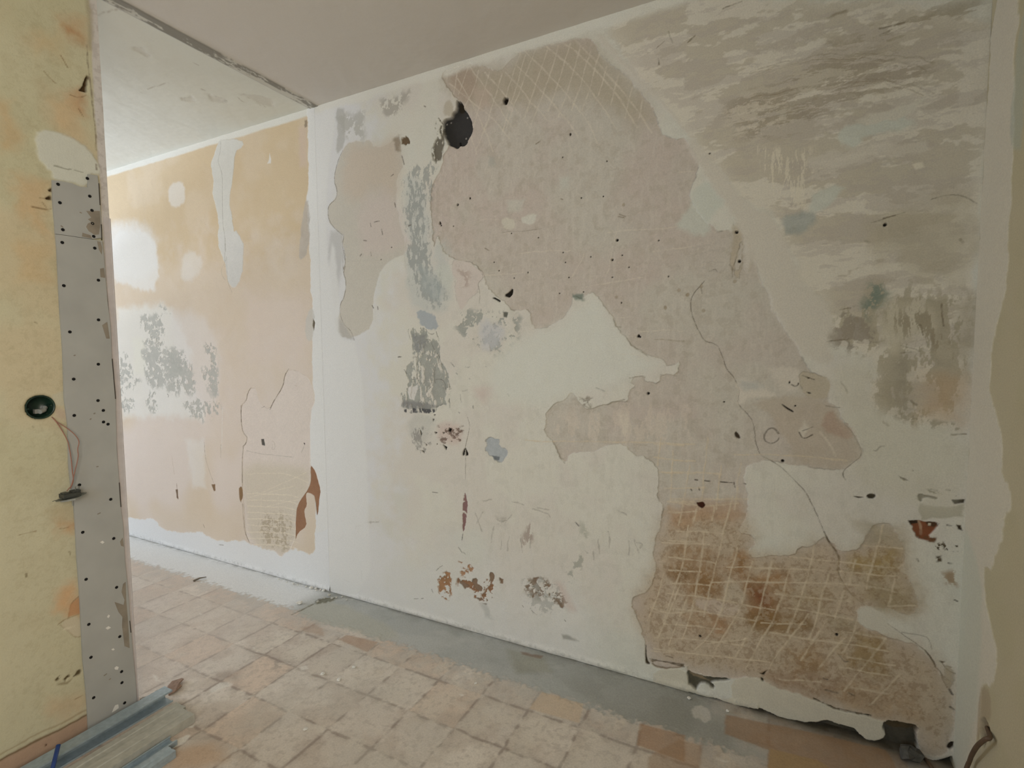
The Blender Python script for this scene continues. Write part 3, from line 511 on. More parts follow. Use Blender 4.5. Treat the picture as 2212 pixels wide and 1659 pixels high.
B.line('J 1030,1200 1100,1215', .007, DARK, alpha=.8, h=-.003); B.line('J 960,1245 1050,1290 1150,1330 1300,1348', .006, srgb(90, 78, 58), alpha=.9, h=-.004, warp=.015)
for t in ('J 625,1095 650,1095 680,1075 660,1105', 'J 640,1120 655,1130 665,1165 645,1155', 'J 1015,1125 1040,1135', 'J 1170,1215 1200,1230', 'J 1260,1340 1295,1345 1280,1352'):
    P_ = t if len(t.split()) > 3 else t
    if len(t.split()) > 3: B.blob(t, srgb(50, 42, 28), edge=.0015, warp=.006, h=-.006)
    else: B.line(t, .006, DARK, alpha=.8, h=-.002)
for t in ('J 525,1218 610,1240 690,1262', 'J 830,1292 940,1318', 'J 1290,1425 1340,1440', 'J 1110,990 1140,1030 1160,1025', 'J 70,990 110,1000'): B.line(t, .004, CRACK, alpha=.8, warp=.006)
BAND = 'J 0,1070 200,1065 210,1190 470,1270 460,1135 600,1115 700,1165 870,1220 940,1245 1050,1295 1150,1335 1290,1355 1390,1395 1365,1430 1395,1470 1300,1505 1180,1420 1060,1380 980,1395 760,1362 600,1310 340,1240 0,1165'
B.blob(BAND, srgb(206, 200, 182), edge=.002, warp=.01, h=.001, fmul=.08)
W, d, a = B.blob(FOOT, srgb(92, 86, 74), edge=.0022, warp=.012, h=-.038, lab=4, fmul=.5)
B.blob('J 1390,1385 1470,1390 1590,1415 1560,1470 1400,1460', srgb(96, 82, 60), edge=.004, warp=.01, fmul=.6)
B.blob('R 375,1530 400,1510 410,1530 395,1560 370,1550', srgb(52, 42, 30), edge=.002, warp=.008, h=-.006)
for t in ('R 385,1330 400,1340', 'R 380,1235 395,1260'): B.line(t, .007, DARK, alpha=.8)
# ragged lower lip everywhere else
lip = np.exp(-((Y-.012)/.012)**2)*(X < 0)
B.h += lip*(.003+.012*(fbm(X*9, Y*9, 78, 3)-.45)); B.mix(full, lip*sstep(.5, .65, B.f1)*.35, srgb(170, 168, 160))
# pock marks and drilled holes
B.dot('D 1423,938 D 1690,960 D 870,1188 D 770,1350 D 402,1476 D 1440,1565 D 1593,1532 D 1820,1595 D 1043,1615 D 1216,1627 D 1665,1172 D 1118,1393 D 1277,1420 D 1998,1435 E 1133,278 E 1406,368 E 1775,427 E 1462,275 E 1780,140 E 1720,272 E 340,167 E 675,1270 I 420,1018 I 847,1042 H 335,916 E 1550,362 D 1535,1183 E 1425,123 E 1015,183 E 2057,270', .0030, BLACK)
B.dot('D 796,1222 D 1720,1550 H 514,1560 H 1385,1343 I 770,1370 H 497,1385 D 690,1333 E 1750,50 E 1933,965 E 1880,628', .0055, BLACK, h=-.008)
B.dot('D 1470,805 D 1470,800 D 870,1183 D 690,1325 D 697,1345 E 1880,622 E 1890,632', .004, BLACK)
B.dot('H 497,1375 E 1718,160', .003, srgb(210, 200, 180), h=.002)
B.dot('I 205,378 I 298,472 I 487,297 I 283,330 I 150,350 E 2175,378 E 2040,455 E 1745,393 D 1790,1220 I 70,460', .007, srgb(168, 154, 132), h=-.001, alpha=.7)
for t in ('D 1265,860 1290,842', 'D 1765,1275 1800,1290', 'D 1760,1290 1795,1297', 'D 1410,1185 1425,1190', 'E 960,100 985,115'): B.line(t, .005, srgb(140, 128, 108), alpha=.8, warp=.01)
# white joint band where the partition stood, and the painted band under the ceiling
ZT = 2.6
B.blob('A 1830,650 1900,630 2000,640 2000,700 2005,760 1960,1000 1950,1300 1960,1659 B 1990,0 2030,400 2020,650 2150,660 C 2200,0 2212,640 1890,600 1895,0 B 1905,1659 1900,1400 1860,900 1860,400 1850,0 A 1850,1659 1840,1100 1835,750', WHITE, edge=.012, warp=.01, alpha=.85, h=.0005)
B.mix(full, sstep(2.545, 2.575, Y+B.w1*.03)*.8, srgb(222, 219, 206))
B.line('D 160,600 400,520 730,405', .010, srgb(224, 221, 210), alpha=.3)
# diagonal filled chase
B.blob('D 1620,215 1700,310 2212,830 H 190,830 280,1000 330,1100 540,1380 560,1659 I 600,150 700,430 820,640 900,760 1080,800 1040,660 1080,560 1040,430 860,300 860,0 H 860,1659 760,1350 540,1200 400,1020 250,830 130,690 0,560 P 1340,120 1300,75', srgb(208, 200, 185), edge=.010, warp=.015, alpha=.85, h=.0008)
B.blob('I 1080,800 1300,780 1330,900 1290,1000 1400,1110 1870,1190 1850,1659 1560,1659 1130,1430 1255,1330 1140,1130 1050,940', srgb(206, 200, 180), edge=.03, warp=.02, alpha=.5)

BP = B.build('wall_back', M_WALL, {1: 'exposed_mortar_patch', 2: 'knocked_out_hole', 3: 'bare_brick_patch', 4: 'foot_cavity'})

# ================================================================== ADJOINING ROOM WALL (orange paint)
A_ = Surf(arange(-7.0, -4.4, .05)[:-1]+arange(-4.4, XS, RES), arange(0, H, RES), (0, 0, 0), (1, 0, 0), (0, 0, 1), (0, -1, 0), 1, 0.0, ORANGE, 5)
X, Y = A_.X, A_.Y
A_.mix(full, sstep(.40, .7, A_.big)*.35, srgb(214, 200, 178))
A_.mix(full, (1-sstep(1.75, 2.15, Y+A_.w1*.5))*.45, srgb(216, 204, 190))
A_.mix(full, (1-sstep(.75, 1.75, Y+A_.w1*.4))*sstep(.4, .6, fbm(X*1.7, Y*1.7, 90, 3))*.7, srgb(216, 205, 195))
A_.mix(full, sstep(2.555, 2.57, Y+A_.w1*.01), srgb(218, 216, 205))
A_.h += A_.w1*.002
PW = srgb(222, 220, 213)
A_.blob('A 640,1330 760,1330 850,1330 930,1400 945,1659 640,1659', PW, edge=.05, warp=.05, alpha=.8)
A_.blob('B 650,0 940,0 940,360 850,350 740,310 650,300', PW, edge=.02, warp=.05, alpha=.8)
A_.blob('A 1005,1120 1050,1080 1110,1100 1105,1200 1060,1240 1010,1230', PW, edge=.012, warp=.02, alpha=.6)
A_.blob('B 1110,120 1190,130 1210,220 1150,300 1090,290 1080,200', PW, edge=.02, warp=.04, alpha=.5)
A_.blob('B 680,460 780,460 1000,420 1080,560 1160,780 1100,820 1250,1130 1100,1100 900,1110 690,1110', srgb(223, 222, 213), edge=.04, warp=.06, alpha=.75)
A_.blob('B 790,640 870,640 870,860 800,860', srgb(222, 219, 202), edge=.03, warp=.04, alpha=.6)
A_.blob('B 1000,430 1300,560 1320,1000 1150,1130 1050,700', srgb(218, 212, 204), edge=.05, warp=.06, alpha=.6)
A_.blob('B 1110,1250 1220,1250 1230,1540 1150,1540', PW, edge=.03, warp=.05, alpha=.5)
A_.blob('B 1460,380 1840,380 1850,800 1500,760', srgb(216, 202, 190), edge=.08, warp=.08, alpha=.5)
A_.blob('A 1600,980 1612,910 1622,980', PW, edge=.003, alpha=.8)
A_.blob('A 1310,835 1450,830 1460,880 1400,900 1390,1050 1370,1200 1390,1350 1440,1500 1455,1659 1370,1659 1340,1550 1300,1450 1310,1300 1270,1180 1275,1050 1260,980 1290,900', srgb(208, 206, 196), edge=.004, warp=.02, h=.001, lab=1, fmul=.06)
A_.blob('B 1290,0 1455,0 1450,280 1390,350 1360,300 1340,130', srgb(208, 206, 198), edge=.006, warp=.02, h=.001, lab=1, fmul=.06)
A_.line('A 1320,835 1320,900 1300,960 1320,1010 1330,1060 1330,1340 1345,1400 1345,1659 B 1345,0 1350,120', .004, srgb(150, 146, 132), alpha=.75)
A_.line('B 1352,150 1330,210 1315,240 1350,300 M 0,0', .003, srgb(150, 146, 132), alpha=0)
A_.line('B 1355,150 1358,300 1385,365', .003, srgb(150, 146, 132), alpha=.7); A_.line('B 1350,170 1315,240 1345,290', .003, srgb(150, 146, 132), alpha=.6)
# grey keyed flakes
GF = srgb(176, 175, 165)
for t, th_, sd in (('S 380,310 620,290 640,420 660,640 560,700 380,650 500,540 380,470', .45, 101), ('S 540,170 600,210 700,240 690,300 560,300', .50, 102), ('S 400,680 640,650 700,700 900,860 860,1000 720,1040 560,1180 440,1060 400,880', .40, 103),
                   ('S 690,680 850,650 930,900 980,870 1010,1240 900,1240 840,1080 800,1240 650,1160 690,900', .43, 104), ('S 1100,640 1230,620 1250,870 1280,1170 1190,1240 1140,1160 1050,1000 1040,890 1170,860 1090,720', .43, 105),
                   ('S 110,720 260,740 280,960 380,1040 380,1140 200,1200 130,1200', .49, 106), ('S 150,1180 340,1240 290,1430 150,1400', .52, 107), ('S 860,1240 1280,1240 1290,1420 1100,1520 880,1440', .52, 108), ('S 430,1150 580,1180 560,1440 440,1400', .53, 109)):
    A_.blob(t, GF, edge=.02, warp=.05, speck=(36, th_+.035, sd), alpha=.85, h=-.0015, fmul=.15)
for t in ('S 680,1200 700,1215 690,1235', 'S 540,1180 555,1190 550,1205', 'S 130,990 160,992', 'S 175,1150 190,1190', 'S 805,1160 812,1230'):
    A_.line(t, .005, srgb(110, 106, 94), alpha=.8)
A_.line('B 1220,1260 1225,1350 1250,1430 1275,1500', .004, srgb(150, 136, 116), alpha=.8); A_.blob('B 1265,1510 1285,1510 1285,1550 1275,1550', srgb(130, 104, 76), edge=.002, warp=.01, h=-.002)
A_.line('B 1320,1270 1318,1350', .004, srgb(160, 148, 130), alpha=.7); A_.line('B 1330,1050 1325,1300', .006, PW, alpha=.5); A_.line('B 1025,1340 1040,1450', .004, srgb(170, 150, 128), alpha=.6)
A_.blob('B 1050,1540 1060,1540 1066,1600 1056,1590', srgb(120, 98, 76), edge=.002, warp=.006, h=-.003); A_.line('C 1055,-40 1062,50', .007, srgb(128, 104, 82), alpha=.8)
A_.line('C 1215,205 1222,225', .005, srgb(150, 130, 104), alpha=.8)
# bare patch with combed render
A_.blob('B 1500,930 1480,960 1470,1010 1440,1040 1438,1130 1450,1200 1475,1230 1470,1270 1445,1290 1450,1659 C 1450,0 1455,100 1465,260 1490,315 1550,330 1600,355 1630,370 1680,412 1700,370 1750,340 1765,200 1770,100 1800,50 1830,0 B 1830,1559 1855,1500 1850,1380 1850,1100 1880,1000 1860,900 1800,840 1725,820 1700,860 1690,930 1640,1000 1610,1065 1560,1040 1540,1000 1530,940', srgb(215, 203, 190), edge=.0025, warp=.010, h=-.002, lab=2, rim=.35, fmul=.06)
A_.blob('B 1450,1380 1840,1400 1850,1520 1800,1600 C 1770,100 1750,340 1680,400 1490,315 1450,0', srgb(204, 193, 172), edge=.04, warp=.04, alpha=.8)
A_.blob('C 1540,130 1740,140 1740,340 1700,370 1560,330', srgb(160, 144, 116), edge=.03, warp=.03, speck=(60, .50, 110), alpha=.6)
for yy in range(0, 9):
    y0 = 20+yy*38
    A_.line(f'C 1475,{y0} 1600,{y0+2} 1720,{y0+12} 1780,{y0+26}', .006, srgb(226, 214, 190), alpha=.65, warp=.015, h=.0006)
for t in ('B 1475,1450 1700,1440 1840,1500', 'B 1560,1560 1830,1440', 'B 1480,1590 1760,1520', 'B 1600,1640 1800,1600', 'C 1560,20 1550,330', 'C 1660,40 1660,340'): A_.line(t, .005, srgb(226, 214, 190), alpha=.5, warp=.01)
A_.line('B 1725,820 1700,860 1690,930 1640,1000 1610,1065', .003, CRACK, alpha=.9, warp=.004); A_.line('B 1500,930 1480,960 1470,1010', .003, CRACK, alpha=.5)
A_.line('B 1440,1040 1438,1130 1450,1200 1475,1230', .0035, CRACK, alpha=.9, warp=.004); A_.line('B 1470,1260 1445,1300 1447,1500', .003, CRACK, alpha=.7, warp=.006)
A_.line('C 1447,80 1455,200 1465,260 1490,315', .0035, srgb(120, 104, 80), alpha=.85, warp=.006); A_.line('B 1470,1310 1560,1330 1750,1348', .003, srgb(150, 144, 128), alpha=.6)
A_.line('B 1560,1055 1580,1045', .003, CRACK, alpha=.6)
A_.blob('B 1558,1240 1575,1240 1580,1280 1562,1275', srgb(90, 86, 78), edge=.002, warp=.006, h=-.004); A_.blob('B 1810,1262 1820,1264 1818,1276', BLACK, edge=.001, warp=.003, h=-.004)
A_.line('B 1622,1250 1640,1262 1640,1300 1622,1305 1625,1270', .004, srgb(176, 166, 150), alpha=.7); A_.line('B 1815,1280 1800,1320', .004, srgb(150, 140, 120), alpha=.6); A_.line('B 1760,920 1770,925', .006, srgb(176, 160, 140), alpha=.7)
A_.blob('B 1428,1525 1448,1525 1450,1590 1435,1620 C 1445,70 1432,70 1428,10', srgb(138, 110, 76), edge=.002, warp=.008, h=-.002, fmul=.3)
# chestnut coloured undercoat where the filler is missing
BR = srgb(150, 112, 84)
A_.blob('N 138,565 190,640 215,740 240,820 232,880 215,1080 203,1050 190,890 150,855 100,845 95,900 105,980 75,1020 85,1100 105,1180 10,1250 -10,1320 C 1765,270 1765,120 1790,60 1830,10 N 100,840 150,740', BR, edge=.0015, warp=.006, h=-.0025, lab=3, fmul=.15)
# white band along the foot and at the joint
A_.blob('C 760,165 850,180 920,160 960,230 1100,260 1200,240 1250,290 1400,310 1460,300 1490,320 1550,335 1640,372 1680,412 1700,375 1750,345 1800,360 1860,395 1885,330 1890,0 2100,0 2100,800 700,400 700,150', srgb(221, 221, 218), edge=.006, warp=.03, h=.0008)
A_.blob('A 1835,690 1845,1100 1830,1200 1860,1659 2000,1659 2000,600 1830,640', WHITE, edge=.006, warp=.015, h=.0008)
A_.blob('B 1860,0 1850,330 1870,420 1865,900 1885,1000 1850,1100 1855,1390 N 150,590 200,640 240,830 225,1000 215,1080 195,1300 B 2100,1659 2100,0', WHITE, edge=.005, warp=.01, h=.0008)
A_.blob('A 1825,1190 1850,1200 1845,1500 1800,1560 1785,1540 1800,1350', srgb(184, 176, 164), edge=.006, warp=.02, alpha=.8, fmul=.2)
A_.blob('A 1780,760 1825,740 1830,990 1790,1000', srgb(206, 186, 166), edge=.015, warp=.02, alpha=.8); A_.blob('A 1815,710 1830,710 1830,750 1815,760', srgb(140, 124, 104), edge=.004, warp=.02, alpha=.8)
A_.blob('B 1850,450 1880,470 1875,640 1830,660 1820,560', srgb(200, 196, 186), edge=.006, warp=.02, alpha=.8); A_.blob('B 1870,520 1882,545 1876,590 1868,560', srgb(110, 100, 84), edge=.002, warp=.006, h=-.003)
A_.line('C 1310,325 1335,328', .008, srgb(160, 156, 148), alpha=.7)
# missing strip on the joint line: keep chestnut on top of the white
A_.blob('N 138,565 190,640 215,740 240,820 232,880 215,1080 203,1050 190,890 150,855 100,845 150,740', BR, edge=.0015, warp=.004, h=-.0025, lab=3, fmul=.15)
lip = np.exp(-((Y-.012)/.012)**2); A_.h += lip*(.003+.012*(fbm(X*9, Y*9, 78, 3)-.45)); A_.mix(full, lip*sstep(.5, .65, A_.f1)*.35, srgb(170, 170, 165))
A_.build('wall_adjoining', M_WALL, {1: 'filler_strip', 2: 'combed_render_patch', 3: 'chestnut_undercoat'})

# chestnut also continues a little on the main wall side
# ================================================================== FLOOR
F = Surf(arange(-7.0, -3.9, .03)[:-1]+arange(-3.9, XR, .004), arange(-5.2, -1.5, .02)[:-1]+arange(-1.5, 0.04, .004), (0, 0, 0), (1, 0, 0), (0, 1, 0), (0, 0, 1), 2, 0.0, srgb(196, 181, 165), 9)
X, Y = F.X, F.Y
T0 = .1975
tx = (X+.56+.0015*(F.w1*8))/T0; ty = (Y+.365+.0015*(F.w2*8))/T0
ci, cj = np.floor(tx), np.floor(ty)
rnd = np.random.RandomState(3).rand(64, 64, 3).astype(np.float32)
rr = rnd[(cj.astype(int)) % 64, (ci.astype(int)) % 64]
tint = srgb(203, 192, 179)+(srgb(218, 208, 194)-srgb(203, 192, 179))*rr[..., :1]
tint = tint*(1-.25*(rr[..., 1:2] > .72)*0.6*np.array([.2, .8, 1.2]))
F.col[:] = tint
loc = fbm(X*9+ci*3.7, Y*9+cj*5.1, 120, 4); F.mix(full, sstep(.42, .7, loc)*.5, srgb(182, 166, 150)); F.mix(full, sstep(.5, .75, fbm(X*11-ci*2, Y*11, 121, 4))*.55, srgb(210, 200, 184))
F.mix(full, sstep(.53, .72, F.f1)*.28, srgb(152, 140, 128))
dx, dy = np.abs(tx-np.round(tx))*T0, np.abs(ty-np.round(ty))*T0
gw = .0045*(.5+F.f2)
g = np.maximum(1-sstep(gw*.5, gw*1.6, dx), 1-sstep(gw*.5, gw*1.6, dy))
F.mix(full, g*sstep(.30, .62, F.f2)*.7, srgb(142, 128, 116))
edge_d = np.minimum(dx, dy); F.mix(full, np.exp(-edge_d/.018)*sstep(.42, .65, F.f2)*.5, srgb(160, 146, 134))
# dust, lighter in the adjoining room
F.mix(full, sstep(.40, .7, F.big)*.35, srgb(192, 186, 174))
F.mix(full, (1-sstep(-2.3, -1.9, X))*.35, srgb(216, 204, 192))
F.mix(full, sstep(-.1, .4, X+Y*.5+F.w1)*.45, srgb(150, 118, 84))
F.mix(full, sstep(-.42, -.22, Y+F.w1*.12)*sstep(.38, .6, F.f3)*.45, srgb(184, 180, 172))
# bare screed strip along the wall
lim = -.225-.012*(X > -2.1)+F.w1*.035
st = sstep(-.022, .016, Y-lim+(F.f1-.5)*.07)*(1-sstep(-.18, .02, X+F.w2*.15+(Y+.12)*.6))
F.mix(full, st, srgb(176, 177, 172)); F.h -= st*.002
F.mix(full, st*sstep(.45, .7, fbm(X*7, Y*7, 130, 4))*.6, srgb(158, 159, 152)); F.mix(full, st*sstep(.5, .72, fbm(X*6, Y*10, 131, 4))*.6, srgb(188, 188, 182))
F.mix(full, st*(1-sstep(-2.25, -2.1, X))*.9, srgb(227, 227, 224))
F.mix(full, st*sstep(-.9, -.2, X)*.4, srgb(136, 134, 120))
F.blob('U 800,380 1100,440 1150,560 860,560', srgb(150, 148, 128), edge=.02, warp=.03, alpha=.5); F.blob('U 900,395 1080,425 1060,445 920,420', srgb(126, 96, 74), edge=.006, warp=.02, alpha=.6)
F.blob('U 960,640 1200,600 1300,700 1100,720', srgb(176, 178, 172), edge=.008, warp=.02, alpha=.7)
F.blob('T 1130,590 1250,530 1400,500 1700,620 1910,760 1700,780 1500,700 1300,650', srgb(182, 180, 166), edge=.02, warp=.03, alpha=.7)
# dirt line against the wall; smooth darker strip on the right
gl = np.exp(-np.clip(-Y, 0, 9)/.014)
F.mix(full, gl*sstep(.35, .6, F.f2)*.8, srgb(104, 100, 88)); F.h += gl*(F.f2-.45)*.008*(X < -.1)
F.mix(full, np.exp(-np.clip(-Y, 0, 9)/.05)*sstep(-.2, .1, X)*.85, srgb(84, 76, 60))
# joint of the removed partition
F.line('T 1120,600 1180,570 1250,535 1320,500 1420,480', .010, srgb(126, 122, 106), alpha=.9, warp=.01, h=-.003)
F.blob('T 1280,500 1350,480 1420,480 1400,510 1300,530', srgb(128, 126, 110), edge=.006, warp=.03, speck=(40, .4, 132), hadd=.004)
# reddish tiles and stains
F.blob('T 1440,770 1500,740 1720,790 1640,860', srgb(170, 138, 112), edge=.006, warp=.006, alpha=.6, fmul=.3, soft=False)
F.blob('T 1190,700 1290,660 1330,700 1340,750 1210,720', srgb(172, 146, 124), edge=.008, warp=.02, alpha=.5, soft=False)
F.blob('U 970,850 1075,715 1200,750 1400,810 1370,965', srgb(208, 184, 154), edge=.004, warp=.004, alpha=.6, soft=False)
F.blob('U 1850,970 2212,1060 2212,1275 1825,1140', srgb(162, 124, 88), edge=.005, warp=.005, alpha=.6, fmul=.3, soft=False)
F.blob('V 455,390 1000,505 1400,600 1500,760 700,760 705,600 450,500', srgb(160, 126, 92), edge=.006, warp=.008, alpha=.65, fmul=.3, soft=False)
F.blob('V 180,540 320,575 300,760 0,760 0,640', srgb(164, 134, 104), edge=.006, warp=.006, alpha=.5, fmul=.3, soft=False)
F.blob('V 715,590 1000,660 1150,760 700,760', srgb(178, 150, 106), edge=.004, warp=.004, alpha=.7, fmul=.2, soft=False)
F.blob('T 520,1480 620,1520 680,1659 150,1659 300,1540', srgb(196, 158, 120), edge=.03, warp=.03, alpha=.5)
# white plaster smears and chips of filler trodden into the floor
for t, al in (('T 250,1500 330,1460 430,1420 400,1470 330,1510 270,1540', .9), ('T 540,1120 640,1060 740,1080 620,1110 560,1150', .6), ('T 400,1380 450,1360 440,1380', .9), ('U 410,730 450,740 430,750', .9), ('U 530,650 565,650', .8),
              ('T 1320,1010 1350,1000 1340,1025', .9), ('T 1540,955 1565,960 1550,975', .9), ('T 1430,1050 1460,1040 1450,1065', .9), ('T 1170,965 1220,950 1240,975 1190,985', .6), ('T 150,1015 180,1020 210,1060 180,1050', .7),
              ('T 1210,1385 1235,1395 1215,1410', .8), ('T 860,820 875,825 865,835', .9), ('T 640,630 660,640 645,645', .8), ('T 480,590 500,600 485,605', .8), ('V 250,340 330,330 380,400 340,450 300,400 270,410', .55), ('V 400,655 480,665 440,675', .7)):
    if len(t.split()) >= 4: F.blob(t, srgb(222, 217, 206), edge=.004, warp=.012, alpha=al)
F.line('U 440,990 640,975 800,1030', .003, srgb(206, 200, 188), alpha=.6, warp=.01); F.line('U 840,1190 900,1200', .004, srgb(206, 200, 188), alpha=.5)
F.blob('T 950,900 1130,930 1100,1000 960,980', srgb(150, 140, 130), edge=.02, warp=.03, speck=(40, .45, 133), alpha=.5)
F.blob('T 600,1000 760,980 740,1060 640,1050', srgb(150, 134, 122), edge=.03, warp=.03, alpha=.5)
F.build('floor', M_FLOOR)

# ================================================================== CEILING
CE = Surf(arange(-7.0, -4.4, .05)[:-1]+arange(-4.4, XR, .007), arange(-5.2, -1.4, .04)[:-1]+arange(-1.4, 0.042, .007), (0, 0, H), (1, 0, 0), (0, 1, 0), (0, 0, -1), 2, H, srgb(206, 200, 190), 13)
X, Y = CE.X, CE.Y
CE.mix(full, (1-sstep(-2.14, -2.10, X)), srgb(215, 215, 203))
CE.h += CE.w1*.003
seam = (X > -2.172) & (X < -2.108)
sm = sstep(-2.176, -2.168, X+CE.w1*.006)*(1-sstep(-2.112, -2.104, X+CE.w1*.006))
CE.mix(full, sm*.75, srgb(194, 190, 178)); CE.h += sm*.004
q = fbm(X*45+CE.w1*3, Y*7, 140, 5, .7)
CE.mix(full, sm*sstep(.50, .58, q+.14*(X > -2.14)+.12*(Y < -.55)*(Y > -.95)-.05)*.8, srgb(120, 116, 106))
CE.mix(full, np.exp(-((X+2.175)/.003)**2)*.6, srgb(120, 114, 104))
CE.lab[sm > .5] = 1
for t in ('Y 450,430 470,400 560,440 600,510 540,500', 'Y 1390,850 1560,840 1680,890 1690,950 1560,930 1480,880', 'Y 880,870 1000,860 1030,910 900,890', 'Y 1090,830 1250,870 1240,910 1140,900'):
    CE.blob(t, srgb(196, 191, 178), edge=.012, warp=.05, alpha=.5, h=-.002, rim=.2, fmul=.2)
for t in ('Y 520,820 545,825', 'Y 880,870 910,880', 'Y 1560,930 1610,950', 'Y 955,545 1015,575', 'Y 1380,870 1430,905', 'Y 560,790 620,765 760,740', 'Y 1040,790 1060,800', 'Y 130,130 230,80 380,90'): CE.line(t, .006, srgb(160, 150, 134), alpha=.5, warp=.03)
CE.build('ceiling', M_CEIL, {1: 'partition_track_scar'})

# ================================================================== PARTITION STUB (yellow) and RIGHT WALL
XP, YE = -2.09, -0.985
def ypx(px, py): return hit(px, py, 0, XP)[1]
S = Surf(arange(-3.6, -1.75, .05)[:-1]+arange(-1.75, YE, .003), arange(0, H, .003), (XP, 0, 0), (0, 1, 0), (0, 0, 1), (1, 0, 0), 0, XP, srgb(199, 193, 162), 17)
X, Y = S.X, S.Y
S.mix(full, sstep(.38, .68, S.big)*.5, srgb(190, 184, 150)); S.mix(full, sstep(.5, .7, fbm(X*4, Y*3, 150, 4))*.5, srgb(204, 184, 150)); S.mix(full, sstep(.52, .7, S.f2)*.18, srgb(172, 160, 126))
S.mix(full, (1-sstep(.6, 1.4, Y))*.5, srgb(194, 186, 158))
S.blob('P 0,0 190,0 190,1640 0,1650', srgb(150, 136, 100), edge=.03, warp=.05, speck=(90, .60, 160), alpha=.14)
S.h += S.w1*.004+(S.f2-.5)*.001
for t, c, al in (('A 340,100 500,120 520,280 380,250', srgb(192, 150, 106), .5), ('A 400,180 460,200 470,240 420,230', srgb(166, 110, 60), .6), ('A 420,560 520,560 530,700 480,700 430,640', srgb(180, 128, 84), .6),
                 ('A 0,600 80,620 100,900 0,900', srgb(200, 160, 110), .5), ('A 100,1050 300,1080 290,1400 150,1300', srgb(206, 164, 116), .45), ('A 300,640 420,560 520,720 450,900 340,740', srgb(208, 176, 134), .5),
                 ('L 620,380 730,370 740,480 640,480', srgb(188, 136, 88), .7), ('L 560,1100 790,1020 790,1320 700,1340 560,1280', srgb(206, 154, 106), .6), ('L 540,240 720,240 730,360 560,330', srgb(172, 148, 110), .4),
                 ('W 520,560 980,480 960,760 560,820', srgb(198, 164, 128), .4), ('A 200,200 330,180 360,330 220,330', srgb(200, 172, 126), .4), ('B 100,40 300,60 290,300 120,300', srgb(206, 170, 120), .35)):
    S.blob(t, c, edge=.03, warp=.06, alpha=al, fmul=.3)
for t in ('A 265,430 310,480 330,500', 'A 360,330 400,400', 'A 200,1240 310,1250', 'A 420,570 470,590 520,570', 'A 470,650 500,700', 'K 380,600 540,625 600,640', 'K 510,540 560,600', 'L 190,535 360,500', 'L 600,470 680,455', 'L 570,1420 670,1355 800,1310', 'L 670,1370 700,1220 790,1140', 'L 590,1425 680,1480 740,1540 800,1540', 'W 850,580 930,540', 'W 280,1140 340,1080', 'K 480,490 560,500'):
    S.line(t, .004, srgb(136, 112, 78), alpha=.7, warp=.01)
S.blob('L 800,1140 700,1225 670,1350 800,1310', srgb(190, 142, 100), edge=.003, warp=.006, alpha=.8); S.blob('L 580,1415 800,1315 805,1545 740,1540 690,1490', srgb(198, 186, 160), edge=.003, warp=.006, alpha=.9)
S.line('L 640,1470 740,1440', .008, srgb(214, 204, 178), alpha=.7)
for t in ('L 685,700 700,705 695,740', 'L 258,920 266,922 262,948', 'B 205,540 222,548', 'B 195,1165 202,1170'): S.line(t, .005, srgb(120, 104, 74), alpha=.7)
for t in ('W 640,350 665,340 700,290 720,295 690,350 650,365', 'W 720,360 790,290 800,320 790,380 760,370', 'W 830,330 890,235 915,240 910,300 860,320'): S.blob(t, srgb(96, 82, 56), edge=.003, warp=.02, speck=(50, .40, 151), h=-.004)
S.blob('W 650,390 800,370 830,340 800,390 690,410', srgb(130, 114, 82), edge=.004, warp=.02, alpha=.8)
for t in ('A 500,500 520,450 535,460 520,500 525,555 500,550 470,545 490,530', 'K 545,490 600,465 620,470 620,505 570,505', 'K 585,395 620,370 625,410 600,410'): S.blob(t, srgb(74, 56, 32), edge=.002, warp=.008, h=-.010, fmul=.4)
S.blob('A 210,790 260,780 300,780 400,810 480,850 560,930 600,1000 600,1045 530,1040 525,1120 420,1090 320,1075 310,1020 270,1000 220,900', srgb(208, 208, 194), edge=.006, warp=.015, alpha=.95, h=.003, lab=1, fmul=.05)
S.line('K 640,95 720,110 790,145 850,140', .005, srgb(138, 136, 118), alpha=.8); S.line('K 880,150 980,180', .005, srgb(160, 158, 140), alpha=.8)
# rendered corner along the free end
S.mix(full, sstep(-1.012, -1.006, X+S.w1*.010)*.9, srgb(208, 202, 197))
S.mix(full, sstep(-1.014, -1.008, X+S.w1*.010)*sstep(.54, .66, S.f1)*.35, srgb(168, 158, 150))
S.blob('A 500,0 545,0 560,300 520,300 530,150', srgb(170, 160, 134), edge=.006, warp=.01, alpha=.7)
for t in ('A 515,270 530,420 545,520 560,640 570,800 575,900', 'K 1140,90 1140,150'): S.line(t, .005, srgb(120, 104, 86), alpha=.7, warp=.012)
# foot of the wall where the skirting came off
S.mix(full, (1-sstep(.062, .072, Y+S.w1*.02))*.8, srgb(176, 142, 120)); S.mix(full, np.exp(-((Y-.07+S.w1*.015)/.004)**2)*.9, srgb(110, 82, 54)); S.mix(full, np.exp(-((Y-.088+S.w1*.02)/.003)**2)*.5, srgb(140, 112, 78))
S.blob('W 480,1090 500,1095 495,1120 480,1115', srgb(90, 60, 36), edge=.002)
S.mix(full, (1-sstep(.0, .02, Y))*.6, srgb(90, 76, 60))
